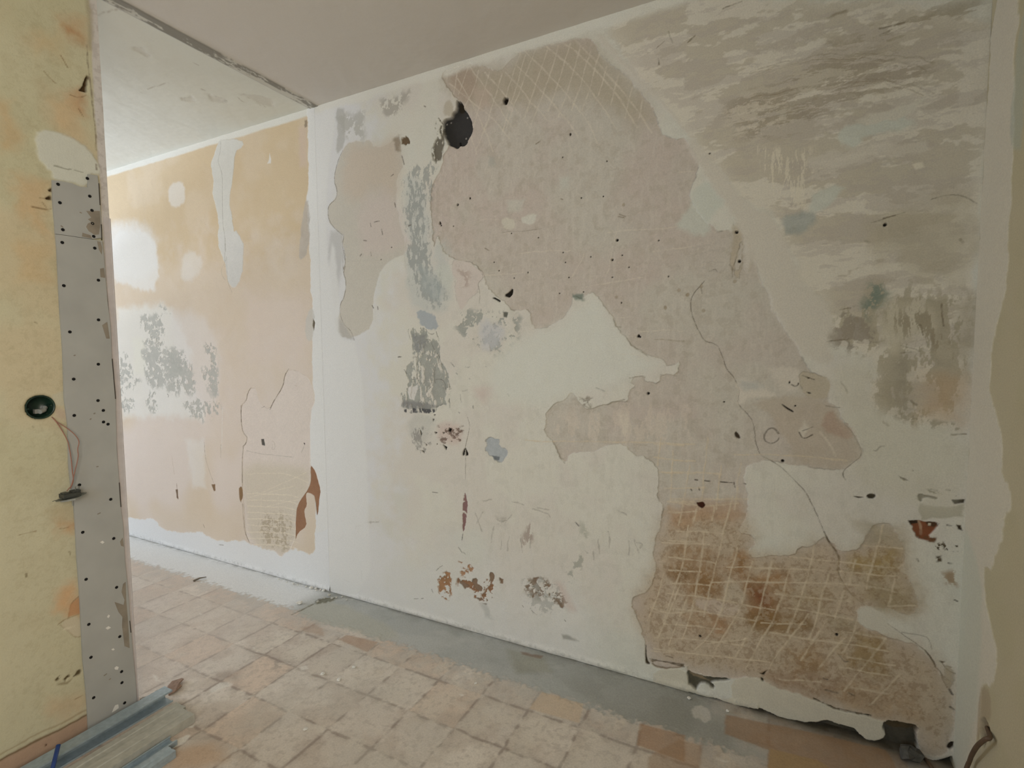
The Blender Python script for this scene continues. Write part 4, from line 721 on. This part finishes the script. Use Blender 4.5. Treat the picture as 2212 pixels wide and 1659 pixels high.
# recess for the round back box and chase line behind the boards
bc = S.uv('X 497,283')[0]; RB = 0.036
dd = np.hypot(X-bc[0], Y-bc[1]); S.h = np.where(dd < RB+.001, -.050, S.h)
S.mix(full, (1-sstep(RB, RB+.012, dd))*.8, srgb(150, 140, 108))
S.blob('X 620,130 800,60 800,260 640,250', srgb(196, 190, 166), edge=.006, warp=.02, alpha=.8); S.blob('X 660,290 820,330 830,450 690,420', srgb(192, 172, 150), edge=.008, warp=.02, alpha=.8)
S.build('wall_left', mat_tint('yellow_distemper', grain=.05, bump=.3), {1: 'filler_smear'})

RW = Surf(arange(-2.2, -0.75, .05)[:-1]+arange(-.75, 0.044, .004), arange(0, H, .004), (XR, 0, 0), (0, 1, 0), (0, 0, 1), (-1, 0, 0), 0, XR, srgb(196, 186, 158), 23)
X, Y = RW.X, RW.Y
RW.mix(full, sstep(.4, .7, RW.big)*.4, srgb(188, 180, 146)); RW.h += RW.w1*.002
CB = 'P 2150,-60 2210,-60 2203,0 2196,80 2190,110 2192,300 2178,480 2178,600 2150,720 2136,830 2136,850 2160,900 2165,1020 R 655,0 670,80 715,140 725,250 690,290 680,400 640,480 610,560 575,590 570,680 600,850 640,1050 630,1160 600,1215 560,1200 545,1400 520,1560 490,1659 P 2090,1700 2040,1700 2060,1600 2110,600'
RW.blob(CB, srgb(214, 207, 190), edge=.003, warp=.035, h=.002, lab=1, fmul=.03)
RW.blob('R 455,300 430,700 400,1250 390,1659 480,1659 545,1250 560,900 560,600', srgb(200, 202, 186), edge=.02, warp=.02, alpha=.7)
RW.line('R 440,600 430,850 415,1200', .006, srgb(220, 206, 182), alpha=.7)  # highlight along the corner painted as a pale line
RW.blob('H 2200,100 2170,280 2150,560 2130,850 2212,900 2212,100', srgb(178, 184, 170), edge=.01, warp=.03, alpha=.6)
RW.blob('R 550,1385 570,1380 595,1430 605,1480 600,1510 585,1500 560,1560 545,1480', srgb(64, 50, 34), edge=.004, warp=.008, h=-.02)
RW.blob('R 560,1210 600,1240 610,1400 560,1380 545,1480 530,1560 540,1300', srgb(176, 160, 134), edge=.006, warp=.01, alpha=.8)
RW.build('wall_right', M_WALL, {1: 'corner_filler_band'})

# ------------------------------------------------------------------ plain structure around
def new_mesh(name, verts, faces, mat, parent=None, smooth=False):
    me = bpy.data.meshes.new(name); me.from_pydata([tuple(v) for v in verts], [], faces); me.update()
    if smooth: me.polygons.foreach_set('use_smooth', [True]*len(me.polygons))
    me.materials.append(mat); o = bpy.data.objects.new(name, me); sc.collection.objects.link(o)
    if parent: o.parent = parent
    return o
class MB:
    def __init__(s): s.v, s.f = [], []
    def add(s, v, f):
        n = len(s.v); s.v += [tuple(p) for p in v]; s.f += [tuple(i+n for i in q) for q in f]
    def box(s, a, b):
        x0, y0, z0 = a; x1, y1, z1 = b
        s.add([(x0, y0, z0), (x1, y0, z0), (x1, y1, z0), (x0, y1, z0), (x0, y0, z1), (x1, y0, z1), (x1, y1, z1), (x0, y1, z1)],
              [(0, 3, 2, 1), (4, 5, 6, 7), (0, 1, 5, 4), (1, 2, 6, 5), (2, 3, 7, 6), (3, 0, 4, 7)])
    def tube(s, pts, r, n=8, r2=None):
        pts = [np.array(p, float) for p in pts]; base = len(s.v)
        for i, p in enumerate(pts):
            t = pts[min(i+1, len(pts)-1)]-pts[max(i-1, 0)]; t /= np.linalg.norm(t)+1e-9
            a = np.cross(t, (0, 0, 1.0)) if abs(t[2]) < .9 else np.cross(t, (1.0, 0, 0)); a /= np.linalg.norm(a); b = np.cross(t, a)
            rr = r if r2 is None else r+(r2-r)*i/(len(pts)-1)
            for k in range(n):
                an = 2*math.pi*k/n; s.v.append(tuple(p+rr*(math.cos(an)*a+math.sin(an)*b)))
        for i in range(len(pts)-1):
            for k in range(n):
                k2 = (k+1) % n
                s.f.append((base+i*n+k, base+i*n+k2, base+(i+1)*n+k2, base+(i+1)*n+k))
        s.f.append(tuple(base+k for k in range(n))[::-1]); s.f.append(tuple(base+(len(pts)-1)*n+k for k in range(n)))
    def disc_lathe(s, c, ax, prof, n=32):
        """revolve (radius, height) profile around axis ax ('x','y','z') at c"""
        base = len(s.v)
        for r, h in prof:
            for k in range(n):
                a = 2*math.pi*k/n; p = [r*math.cos(a), r*math.sin(a)]
                q = {'x': (h, p[0], p[1]), 'y': (p[0], h, p[1]), 'z': (p[0], p[1], h)}[ax]
                s.v.append((c[0]+q[0], c[1]+q[1], c[2]+q[2]))
        for i in range(len(prof)-1):
            for k in range(n):
                k2 = (k+1) % n; s.f.append((base+i*n+k, base+i*n+k2, base+(i+1)*n+k2, base+(i+1)*n+k))
    def build(s, name, mat, parent=None, smooth=False): return new_mesh(name, s.v, s.f, mat, parent, smooth)
def thing(name, label, cat, loc, group=None):
    o = bpy.data.objects.new(name, None); sc.collection.objects.link(o); o.location = loc; o.empty_display_size = .05
    o['label'] = label; o['category'] = cat
    if group: o['group'] = group
    bpy.context.view_layer.update()
    return o
def tag(o, label, cat, group=None):
    o['label'] = label; o['category'] = cat
    if group: o['group'] = group
    return o
def rel(o, root):   # meshes are written in world coordinates; move them under their thing
    me = o.data
    me.transform(Matrix.Translation(-Vector(root.location))) if root.type == 'EMPTY' else None
    o.parent = root
    return o

M_YEL = mat_flat('yellow_wall_paint', srgb(204, 188, 148), .9, var=.08, scale=6)
M_WHT = mat_flat('white_wall_paint', srgb(216, 213, 204), .9, var=.05, scale=6)
M_FRAME = mat_flat('white_window_frame', srgb(225, 225, 222), .4, var=.03)
M_END = mat_flat('render_end', srgb(196, 190, 180), .9, var=.1, scale=20)
# back and end of the partition stub
mb = MB(); t = .08
mb.add([(XP, YE, 0), (XP-t, YE, 0), (XP-t, YE, H), (XP, YE, H)], [(0, 1, 2, 3)])
mb.add([(XP-t, YE, 0), (XP-t, -3.6, 0), (XP-t, -3.6, H), (XP-t, YE, H)], [(0, 1, 2, 3)])
o = mb.build('wall_left_reverse', M_END); o['kind'] = 'structure'
def wall_hole(name, axis, val, lo, hi, z0, z1, holes, thick, mat):
    """box wall with rectangular openings; axis is the normal"""
    mb = MB(); (a0, a1, b0, b1) = holes
    lo_, hi_ = min(val, val+thick), max(val, val+thick)
    def bx(u0, u1, w0, w1):
        if axis == 'x': mb.box((lo_, u0, w0), (hi_, u1, w1))
        else: mb.box((u0, lo_, w0), (u1, hi_, w1))
    bx(lo, a0, z0, z1); bx(a1, hi, z0, z1); bx(a0, a1, z0, b0); bx(a0, a1, b1, z1)
    o = mb.build(name, mat); o['kind'] = 'structure'; return o
WIN_L = (-3.91, -0.90, 0.85, 2.25); WIN_R = (-3.40, -2.30, 0.85, 2.25)
wall_hole('wall_far_left', 'x', -7.0, -5.2, 0.0, 0, H, WIN_L, -.06, M_WHT)
wall_hole('wall_right_rear', 'x', XR, -3.6, -2.2, 0, H, WIN_R, .08, M_YEL)
WIN_FILL = (-1.10, 0.20, 1.0, 2.2)  # unseen opening added to let the rear fill in
wall_hole('wall_rear', 'y', -3.6, XP-.08, XR+.08, 0, H, WIN_FILL, -.08, M_YEL)
mb = MB(); mb.box((-7.06, -5.28, 0), (XP-.08, -5.2, H)); mb.box((XP-.16, -5.2, 0), (XP-.081, -3.6, H)); o = mb.build('wall_adjoining_rear', M_WHT); o['kind'] = 'structure'
mb = MB(); mb.box((-7.06, .046, -.02), (XR+.08, .12, H+.02)); o = mb.build('wall_back_core', M_WHT); o['kind'] = 'structure'
def window(n, axis, val, hole, sgn):
    a0, a1, b0, b1 = hole; mb = MB(); w_ = .03; d = .05
    def bx(m_, u0, u1, z0, z1, dd=d):
        if axis == 'x': m_.box((min(val, val+sgn*dd), u0, z0), (max(val, val+sgn*dd), u1, z1))
        else: m_.box((u0, val-dd, z0), (u1, val, z1))
    bx(mb, a0, a0+w_, b0, b1); bx(mb, a1-w_, a1, b0, b1); bx(mb, a0+w_, a1-w_, b0, b0+w_); bx(mb, a0+w_, a1-w_, b1-w_, b1)
    mid = (a0+a1)/2; bx(mb, mid-.03, mid+.03, b0+w_, b1-w_)
    o = mb.build(f'window_{n}', M_FRAME); o['kind'] = 'structure'; return o
window(1, 'x', -7.0, WIN_L, -1); window(2, 'x', XR, WIN_R, 1); window(3, 'y', -3.6, WIN_FILL, 1)  # the rear frame belongs to the opening added for the fill

# ================================================================== PLASTERBOARD STRIP on the stub
M_BOARD = mat_flat('grey_plasterboard_paper', srgb(168, 167, 160), .85, var=.06, scale=9, bump=.05)
M_SCREW = mat_flat('black_phosphate_screw', (.012, .012, .012), .5, metal=.6)
M_STAIN = mat_flat('damp_filler_smear', srgb(140, 130, 114), .9, var=.15, scale=30)
M_CHIP = mat_flat('white_plaster_chip', srgb(222, 219, 210), .9, var=.06, scale=60, bump=.4)
def zy(txt, X_=XP):
    return [(hit(p[0], p[1], 0, X_)[1], hit(p[0], p[1], 0, X_)[2]) for p in pix(txt)]
BT = .008       # board stands proud of the wall face
XB = XP+BT
def prism(yz, x0, x1):
    mb = MB(); n = len(yz)
    v = [(x0, y, z) for y, z in yz]+[(x1, y, z) for y, z in yz]
    f = [tuple(range(n, 2*n)), tuple(range(n))[::-1]]+[(i, (i+1) % n, n+(i+1) % n, n+i) for i in range(n)]
    mb.add(v, f); return mb
board = thing('plasterboard_strip', 'tall grey plasterboard strip screwed along the free end of the yellow wall', 'plasterboard', (XP, -1.05, 0))
seamz = zy('K 660,915')[0][1]
up = prism(zy('K 625,270 740,285 860,310 960,350 1050,355 1050,200 1165,215 1180,330 1195,570 1210,800 1225,960 1100,975 830,935 662,912 655,780 640,640 630,480', XB), XP+.001, XB)
rel(up.build('upper_board', M_BOARD), board)
lo_txt = 'K 664,918 830,940 1100,980 1222,1000 1245,1200 1265,1500 1280,1659 B 640,400 660,560 668,760 690,1000 697,1300 712,1500 722,1659 C 735,200 745,400 765,600 780,800 795,980 812,1150 818,1280'
yzl = zy(lo_txt, XB); yb = zy('P 192,1588', XB)[0][0]
yzl = yzl+[(yzl[-1][0], .004), (yb, .004)]+zy('C 525,1360 515,1200 495,1000 485,800 475,600 460,400 450,200 440,50 B 437,1640 412,1400 405,1150 385,1000 375,700 360,500 350,300 340,100', XB)
lower = rel(prism(yzl, XP+.001, XB).build('lower_board', M_BOARD), board)
# screws
scr = 'K 693,321 K 715,541 K 750,864 K 743,1017 K 762,1532 K 1043,251 K 1072,464 K 1098,634 K 1105,790 K 1119,944 K 1131,1084 K 1175,1467 B 417,600 B 588,528 B 440,882 B 587,793 B 585,1010 B 617,1069 B 443,1099 B 618,1138 B 645,1151 B 474,1514 B 661,1600 C 494,251 C 679,288 C 514,532 C 696,580 C 530,801 C 715,874 C 543,998 C 726,1083 C 728,1149 C 559,1239 C 744,1270 C 732,1330 C 582,1430'
sp = zy(scr, XB)
smb = MB(); smb.disc_lathe((0, 0, 0), 'x', [(.0052, .0), (.0050, .0009), (.0022, .0007), (.0010, .0003), (.0001, .0003)], 10)
s0 = None
for y, z in sp:
    if s0 is None: s0 = smb.build('screw', M_SCREW, board); o = s0
    else: o = s0.copy(); sc.collection.objects.link(o)
    o.parent = board; o.location = (XB-XP+.0002, y+1.05, z)
# filler smears, chips and dents on the board (raised thin daubs)
for txt, mt, nm in (('K 1030,640 1190,640 1200,790 1180,920 1130,925 1060,880 1030,830 1050,790 1090,770 1050,740 1090,720', M_STAIN, 'dark_smear'), ('K 985,900 1080,930 1100,970 980,945', M_STAIN, 'dark_smear'), ('K 1160,1000 1200,1010 1220,1080 1215,1160 1180,1100', M_STAIN, 'dark_smear'), ('K 1195,1330 1240,1320 1255,1440 1200,1430', M_STAIN, 'dark_smear'),
                    ('B 610,560 640,540 655,640 635,640', M_STAIN, 'dark_smear'), ('L 1140,1200 1230,1230 1240,1180 1210,1100 1225,1020 1250,1000 1255,1180 1270,1350 1290,1659 1240,1640 1215,1430 1220,1350 1180,1300', M_STAIN, 'dark_smear'), ('L 1195,600 1220,560 1232,650 1205,640', M_STAIN, 'dark_smear'),
                    ('L 1065,1350 1080,1325 1095,1335 1080,1360', M_CHIP, 'plaster_fleck'), ('L 1050,1460 1080,1440 1105,1455 1070,1475', M_CHIP, 'plaster_fleck'), ('L 995,605 1020,590 1040,605 1020,620', M_CHIP, 'plaster_fleck'), ('W 1300,225 1325,205 1350,215 1340,245 1310,245', M_CHIP, 'plaster_fleck'), ('W 1265,15 1290,0 1305,15 1285,28', M_CHIP, 'plaster_fleck'), ('W 1275,730 1290,690 1310,650 1345,640 1350,680 1310,710', M_CHIP, 'plaster_fleck')):
    q = zy(txt, XB); rel(prism(q, XB, XB+.0008).build(nm, mt), board)
for txt in ('X 1110,435 1125,425', 'X 1155,365 1175,355', 'K 950,655 975,665', 'K 725,815 750,835', 'X 1190,1020 1215,1015', 'W 1180,315 1215,290', 'W 1240,360 1260,345', 'L 970,325 1000,312', 'B 450,738 440,742'):
    a, b = zy(txt, XB); mb = MB(); mb.tube([(XB+.0003, a[0], a[1]), (XB+.0003, b[0], b[1])], .0016, 6); rel(mb.build('pencil_mark', M_STAIN), board)
# metal corner profile peeping out beside the board
M_GALV = mat_flat('galvanised_steel', srgb(158, 172, 178), .45, metal=.25, var=.12, scale=70, bump=.05)
M_DARKGAP = mat_flat('dark_joint_brown', srgb(60, 52, 44), .9)  # plain dark brown for the thin joint strips
for txt in ('K 1180,310 1195,570', 'K 1210,800 1215,990', 'B 670,760 690,1000', 'B 712,1500 C 722,100', 'C 775,780 782,850'):
    q = zy(txt, XB); a, b = q[0], q[1]; mb = MB(); mb.tube([(XB-.0008, a[0], a[1]), (XB-.0008, b[0], b[1])], .0018, 6); rel(mb.build('open_joint', M_DARKGAP), board)
mb = MB()
yy = YE
mb.box((XP-.0005, yy-.020, .005), (XP+.0025, yy+.001, 1.80)); mb.box((XP-.022, yy, .005), (XP-.0005, yy+.002, 1.80)); mb.tube([(XP+.001, yy, .005), (XP+.001, yy, 1.80)], .003, 8)
M_BEAD = mat_flat('filled_corner_bead', srgb(196, 188, 184), .8, var=.08, scale=30)
tag(mb.build('corner_bead', M_BEAD), 'slim pale corner bead running up the edge beside the grey plasterboard', 'corner bead')

# ================================================================== ROUND BACK BOX, WIRES, DANGLING MECHANISM
M_GREENBOX = mat_flat('dark_green_plastic', (.010, .030, .018), .35, var=.3)
M_WIRE = mat_flat('terracotta_wire_sheath', srgb(150, 104, 86), .5, var=.08)
M_MECH = mat_flat('dark_grey_mechanism', srgb(60, 62, 56), .5, var=.25, scale=90)
M_MECHM = mat_flat('mechanism_steel_plate', srgb(130, 132, 124), .4, metal=.6, var=.15)
M_TERM = mat_flat('white_terminal_block', srgb(150, 150, 142), .5)
by, bz = bc
box = thing('junction_box', 'round dark green wiring box sunk in the yellow wall', 'wiring box', (XP, by, bz))
mb = MB(); mb.disc_lathe((XP, by, bz), 'x', [(.0385, .0015), (.0345, .0020), (.0335, -.002), (.0325, -.040), (.0010, -.040)], 40)
rel(mb.build('box_body', M_GREENBOX, None, True), box)
for a in (0.1, math.pi+.1):
    mb = MB(); mb.tube([(XP-.002, by+.030*math.cos(a), bz+.030*math.sin(a)), (XP-.030, by+.030*math.cos(a), bz+.030*math.sin(a))], .0030, 8)
    rel(mb.build('screw_post', M_GREENBOX), box)
mb = MB(); mb.tube([(XP-.012, by+.002, bz-.016), (XP-.020, by+.016, bz-.012), (XP-.028, by+.022, bz-.004)], .0075, 10); mb.box((XP-.036, by-.006, bz-.022), (XP-.022, by+.012, bz-.008))
rel(mb.build('terminal_block', M_TERM), box)
def wp(txt, dx):  # points standing dx off the wall
    return [np.array([XP+d, *([hit(p[0], p[1], 0, XP+d)[1], hit(p[0], p[1], 0, XP+d)[2]])]) for p, d in zip(pix(txt), dx)]
def smooth(P, n=8):
    P = [np.array(p, float) for p in P]; out = []
    Q = [2*P[0]-P[1]]+P+[2*P[-1]-P[-2]]
    for i in range(1, len(Q)-2):
        for k in range(n):
            t = k/n; a, b, c, d = Q[i-1:i+3]
            out.append(.5*((2*b)+(c-a)*t+(2*a-5*b+4*c-d)*t*t+(3*b-a-3*c+d)*t**3))
    out.append(Q[-2]); return out
wd = [-.02, .004, .012, .020, .022, .026, .028, .030, .030]
mb = MB(); mb.tube(smooth(wp('X 580,360 660,425 740,530 830,690 858,800 880,930 893,1070 905,1190 870,1290 ', wd)), .0016, 6)
tag(mb.build('electrical_wire', M_WIRE, None, True), 'thin terracotta wire hanging straight down from the round box', 'wire')
mb = MB(); mb.tube(smooth(wp('X 595,350 690,455 830,545 930,630 975,710 960,800 965,900 925,1080 885,1240 850,1290 825,1320', [-.02, .006, .020, .030, .034, .034, .034, .033, .031, .030, .030])), .0015, 6)
tag(mb.build('electrical_wire', M_WIRE, None, True), 'thin terracotta wire bowing out to the right over the grey board', 'wire')
mc = wp('X 880,1375', [.034])[0]
mech = thing('socket_mechanism', 'dark socket mechanism dangling face down from two thin wires', 'socket', tuple(mc))
def lens_plate(c, hy, hx, z, th, tilt):
    v = []; n = 20
    for zz in (z-th, z):
        for k in range(n):
            a = 2*math.pi*k/n; yy_ = math.copysign(abs(math.cos(a))**1.1, math.cos(a))*hy; xx_ = math.sin(a)*hx*(1-.35*abs(math.cos(a)))
            v.append((c[0]+xx_, c[1]+yy_, c[2]+zz+yy_*tilt))
    f = [tuple(range(n))[::-1], tuple(range(n, 2*n))]+[(k, (k+1) % n, n+(k+1) % n, n+k) for k in range(n)]
    m_ = MB(); m_.add(v, f); return m_
rel(lens_plate(mc, .042, .034, -.004, .0016, .10).build('mounting_plate', M_MECHM), mech)
mb = MB(); mb.box((mc[0]-.018, mc[1]-.026, mc[2]-.003), (mc[0]+.018, mc[1]+.020, mc[2]+.010)); mb.box((mc[0]-.012, mc[1]+.000, mc[2]+.010), (mc[0]+.012, mc[1]+.022, mc[2]+.016)); mb.box((mc[0]-.012, mc[1]-.024, mc[2]+.010), (mc[0]+.012, mc[1]-.010, mc[2]+.014))
rel(mb.build('socket_body', M_MECH), mech)
mb = lens_plate(mc, .030, .027, -.0056, .006, .10); rel(mb.build('socket_face', M_TERM), mech)
for dy_ in (.010, .020):
    mb = MB(); mb.tube([(mc[0]+.005, mc[1]+dy_, mc[2]+.012), (mc[0]+.004, mc[1]+dy_+.001, mc[2]+.028)], .0014, 6); rel(mb.build('claw_screw', M_MECHM), mech)
mb = MB(); mb.tube([(mc[0], mc[1]-.025, mc[2]-.004), (mc[0], mc[1]-.050, mc[2]-.006)], .0012, 6); rel(mb.build('fixing_claw', M_MECHM), mech)

# ================================================================== METAL STUDS stacked by the stub
def fl(txt, z=0.0): return [hit(p[0], p[1], 2, z) for p in pix(txt)]
def channel(name, p_end, p_far, w, h, tcol, label, flip=False, zb=0.0, lip=True, tilt=0.0):
    """thin folded steel channel from p_end (far end, in view) towards p_far; open side up or down"""
    a = np.array([p_end[0], p_end[1], 0]); b = np.array([p_far[0], p_far[1], 0]); d = b-a; L = np.linalg.norm(d); d /= L
    n = np.array([-d[1], d[0], 0]); t = .0009
    # profile (s across, z), single thickness outline
    if flip: prof = [(-w/2, 0), (-w/2, h), (w/2, h), (w/2, 0)]
    else: prof = [(-w/2, h), (-w/2, 0), (w/2, 0), (w/2, h)]
    if lip:
        zl = prof[0][1]
        if flip: prof = [(-w/2+.006, 0)]+prof+[(w/2-.006, 0)]
        else: prof = [(-w/2+.006, h)]+prof+[(w/2-.006, h)]
    # stiffening grooves in the web
    k = [i for i, p in enumerate(prof) if abs(p[0]+w/2) < 1e-6][-1]
    zw = prof[k][1]; g = -.0022 if flip else .0022
    prof = prof[:k+1]+[(-.006, zw), (-.003, zw+g), (.003, zw+g), (.006, zw)]+prof[k+1:]
    P = np.array(prof); c, s_ = math.cos(tilt), math.sin(tilt)
    P = np.stack([P[:, 0]*c-P[:, 1]*s_, P[:, 0]*s_+P[:, 1]*c], 1); P[:, 1] -= P[:, 1].min(); P[:, 0] -= (P[:, 0].max()+P[:, 0].min())/2
    # offset inwards for thickness
    T = np.gradient(P, axis=0); T /= np.linalg.norm(T, axis=1)[:, None]+1e-9
    Nn = np.stack([-T[:, 1], T[:, 0]], 1)*t
    ring_ = np.concatenate([P, (P+Nn)[::-1]])
    v = []
    for q in (a, b):
        for s2, z in ring_: v.append(tuple(q+n*s2+np.array([0, 0, max(z, 0)+zb+.0008])))
    m_ = len(ring_); f = [(i, (i+1) % m_, m_+(i+1) % m_, m_+i) for i in range(m_)]
    h_ = m_//2
    for i in range(h_-1):
        f.append((i, m_-1-i, m_-2-i, i+1)); f.append((m_+i, m_+i+1, m_+m_-2-i, m_+m_-1-i))
    o = new_mesh(name, v, f, tcol); return o
M_GALV2 = mat_flat('dusty_galvanised_steel', srgb(176, 174, 162), .7, metal=.1, var=.12, scale=50, bump=.05)
GR = 'steel drywall profiles stacked at the foot of the yellow wall'
def lay(px_end, px_near, z=0.0):
    a, b = fl(px_end, z)[0], fl(px_near, z)[0]; d = b-a; d /= np.linalg.norm(d); return a, a+d*1.25
u_ = np.array([-0.009, 1.0, 0]); u_ /= np.linalg.norm(u_)
for (ex, ey), w_, h_, mt, fl_, tl_, lb in (((-2.016, -.915), .046, .050, M_GALV, False, -math.pi/2, 'bluish steel profile lying closest to the yellow wall'),
        ((-1.922, -.925), .056, .016, M_GALV2, True, 0, 'dusty beige steel profile, second out from the yellow wall'),
        ((-1.842, -.945), .070, .030, M_GALV2, True, 0, 'widest dusty steel profile in the middle of the stack, third out'),
        ((-1.775, -1.035), .042, .016, M_GALV, False, 0, 'low steel profile lying open side up beside the outermost one'),
        ((-1.722, -1.070), .040, .024, M_GALV, True, 0, 'outermost steel profile, whose end stops short of the others')):
    a = np.array([ex, ey, 0]); b = a-u_*1.25
    tag(channel('metal_stud', a, b, w_, h_, mt, '', flip=fl_, tilt=tl_), lb, 'metal profile', GR)

# blue rod standing at the profiles
M_BLUE = mat_flat('dark_blue_plastic', srgb(34, 62, 122), .35, var=.15)
p0 = hit(*pix('W 665,1100')[0], 1, -1.27)
p1 = hit(*pix('W 600,1364')[0], 1, -1.30); d = p1-p0; p2 = p0+d*1.35
mb = MB(); mb.tube([p0, p1, p2], .0062, 10)
tag(mb.build('blue_rod', M_BLUE, None, True), 'dark blue plastic rod sticking up in front of the steel profiles', 'rod')

# ================================================================== CABLE at the right corner
M_CABLE = mat_flat('brown_cable_sheath', srgb(96, 76, 58), .6, var=.15)
pts = []
for (px_, py_), x_ in zip(pix('R 585,1440 R 600,1490 R 570,1505 R 530,1540 R 500,1590 R 480,1640'), (XR+.004, XR-.012, XR-.022, XR-.024, XR-.020, XR-.016)):
    pts.append(hit(px_, py_, 0, x_))
last = pts[-1]; pts += [np.array([last[0]-.02, last[1]+.03, .012]), np.array([last[0]-.06, -.02, .010])]
mb = MB(); mb.tube(smooth(pts), .0055, 10)
tag(mb.build('loose_cable', M_CABLE, None, True), 'brown cable coming out of the right wall and curving down into the corner', 'cable')

# ================================================================== RUBBLE, CHIPS, SPLINTERS
M_RUB = mat_flat('crumbled_mortar', srgb(188, 186, 176), .95, var=.15, scale=80, bump=.6); M_RUBD = mat_flat('dark_rubble', srgb(84, 82, 76), .95, var=.3, scale=60, bump=.6)
def chunk(name, x, y, r, mat, seed, flat=.6, z=0.0):
    rs = np.random.RandomState(seed); v = []; f = []; nr, ns = 5, 8
    for i in range(nr+1):
        ph = math.pi*i/nr
        for k in range(ns):
            th_ = 2*math.pi*k/ns+.3*i; q = r*(.70+.55*rs.rand())
            v.append((x+q*math.sin(ph)*math.cos(th_), y+q*math.sin(ph)*math.sin(th_), z+max(0, r*flat*.9+q*flat*math.cos(ph))))
    for i in range(nr):
        for k in range(ns): f.append((i*ns+k, (i+1)*ns+k, (i+1)*ns+(k+1) % ns, i*ns+(k+1) % ns))
    f.append(tuple(range(ns))[::-1]); f.append(tuple(nr*ns+k for k in range(ns)))
    me_root = thing_loc = (x, y, z)
    o = new_mesh(name, [(a_-x, b_-y, c_-z) for a_, b_, c_ in v], f, mat); o.location = (x, y, z); return o
GC = 'white plaster crumbs at the foot of the wall'
for i, (t, r) in enumerate((('T 1255,420', .011), ('T 1300,415', .008), ('T 1345,435', .009), ('T 1290,435', .006), ('T 1130,390', .007), ('T 1085,378', .006), ('T 1030,358', .007), ('T 1220,410', .006), ('T 1330,425', .006), ('T 1160,398', .005))):
    p = fl(t)[0]; o = chunk('plaster_crumb', p[0], min(p[1], -.014), r, M_CHIP, 200+i); tag(o, 'small white plaster crumb at the wall foot left of the floor joint', 'plaster crumb', GC)
GC2 = 'grey mortar crumbs at the floor joint'
for i, (t, r) in enumerate((('T 1380,470', .010), ('T 1400,490', .008), ('T 1430,485', .007), ('T 1345,490', .008), ('T 1300,515', .008), ('T 1470,480', .007), ('T 1500,500', .006))):
    p = fl(t)[0]; o = chunk('mortar_crumb', p[0], min(p[1], -.014), r, M_RUB, 230+i); tag(o, 'small grey mortar crumb where the floor joint meets the wall', 'mortar crumb', GC2)
p = fl('T 1172,525')[0]; tag(chunk('plaster_lump', p[0], p[1], .016, M_CHIP, 250, .45), 'rounded pale plaster lump lying on the grey screed strip', 'plaster lump')
for t, r, lb in (('T 1550,965', .008, 'white plaster chip on the tiles just right of the reddish tile'), ('T 1335,1012', .009, 'leftmost white plaster chip of the scatter on the middle tiles'), ('T 1446,1052', .009, 'largest white plaster chip in the scatter on the middle tiles'), ('V 240,296', .008, 'small white square plaster chip below the broken wall foot'), ('V 468,372', .007, 'tiny white chip on the brown tile near the right wall foot'), ('U 545,652', .006, 'white fleck of plaster on tiles near the grey screed'), ('T 1215,1395', .008, 'pale plaster chip on the tiles in the lower foreground')):
    p = fl(t)[0]; tag(chunk('plaster_chip', p[0], p[1], r, M_CHIP, int(p[0]*-1000) % 991, .35), lb, 'plaster chip')
p = fl('R 345,1600')[0]
o = chunk('rubble_heap', .435, -.032, .034, M_RUBD, 260, .7); tag(o, 'dark crumbled rubble heaped in the right floor corner', 'rubble')
M_SPL = mat_flat('dark_wood_splinter', srgb(112, 104, 90), .8, var=.2)
pa, pb = fl('T 440,373')[0], fl('T 530,346')[0]
mid = (pa+pb)/2+np.array([0, 0, .010]); mb = MB(); mb.tube([pa+np.array([0, 0, .004]), mid, pb+np.array([0, 0, .005])], .006, 6, .002)
tag(mb.build('wood_splinter', M_SPL), 'dark curved splinter lying on the screed of the adjoining room', 'splinter')
M_DEB = mat_flat('brown_torn_paper', srgb(140, 116, 98), .9, var=.25, scale=60)
q = fl('W 1910,440 W 1960,410 W 2070,365 W 2090,380 W 2040,440 W 2070,455 W 1990,520 W 1920,545 W 1900,480')
n = len(q); rs = np.random.RandomState(7)
v = [tuple(p+np.array([0, 0, .004+.012*rs.rand()])) for p in q]; v += [(a_, b_, max(c_-.004, .0005)) for a_, b_, c_ in v]
tag(new_mesh('torn_paper', v, [tuple(range(n)), tuple(range(n, 2*n))[::-1]]+[(i, (i+1) % n, n+(i+1) % n, n+i) for i in range(n)], M_DEB), 'brown torn scrap on the floor at the far end of the steel profiles', 'scrap')
M_GRIT = mat_flat('grey_partition_residue', srgb(150, 146, 134), .95, var=.25, scale=60, bump=.6)
for i, t in enumerate(('W 1640,590', 'W 1740,545', 'W 1800,500')):
    p = fl(t)[0]; o = chunk('mortar_residue', p[0], p[1], (.013, .014, .011)[i], M_GRIT, 270+i, .35)
    tag(o, ('grey mortar residue nearest the plasterboard foot', 'grey mortar residue between the board foot and the brown scrap', 'grey mortar residue touching the brown torn scrap')[i], 'mortar residue')
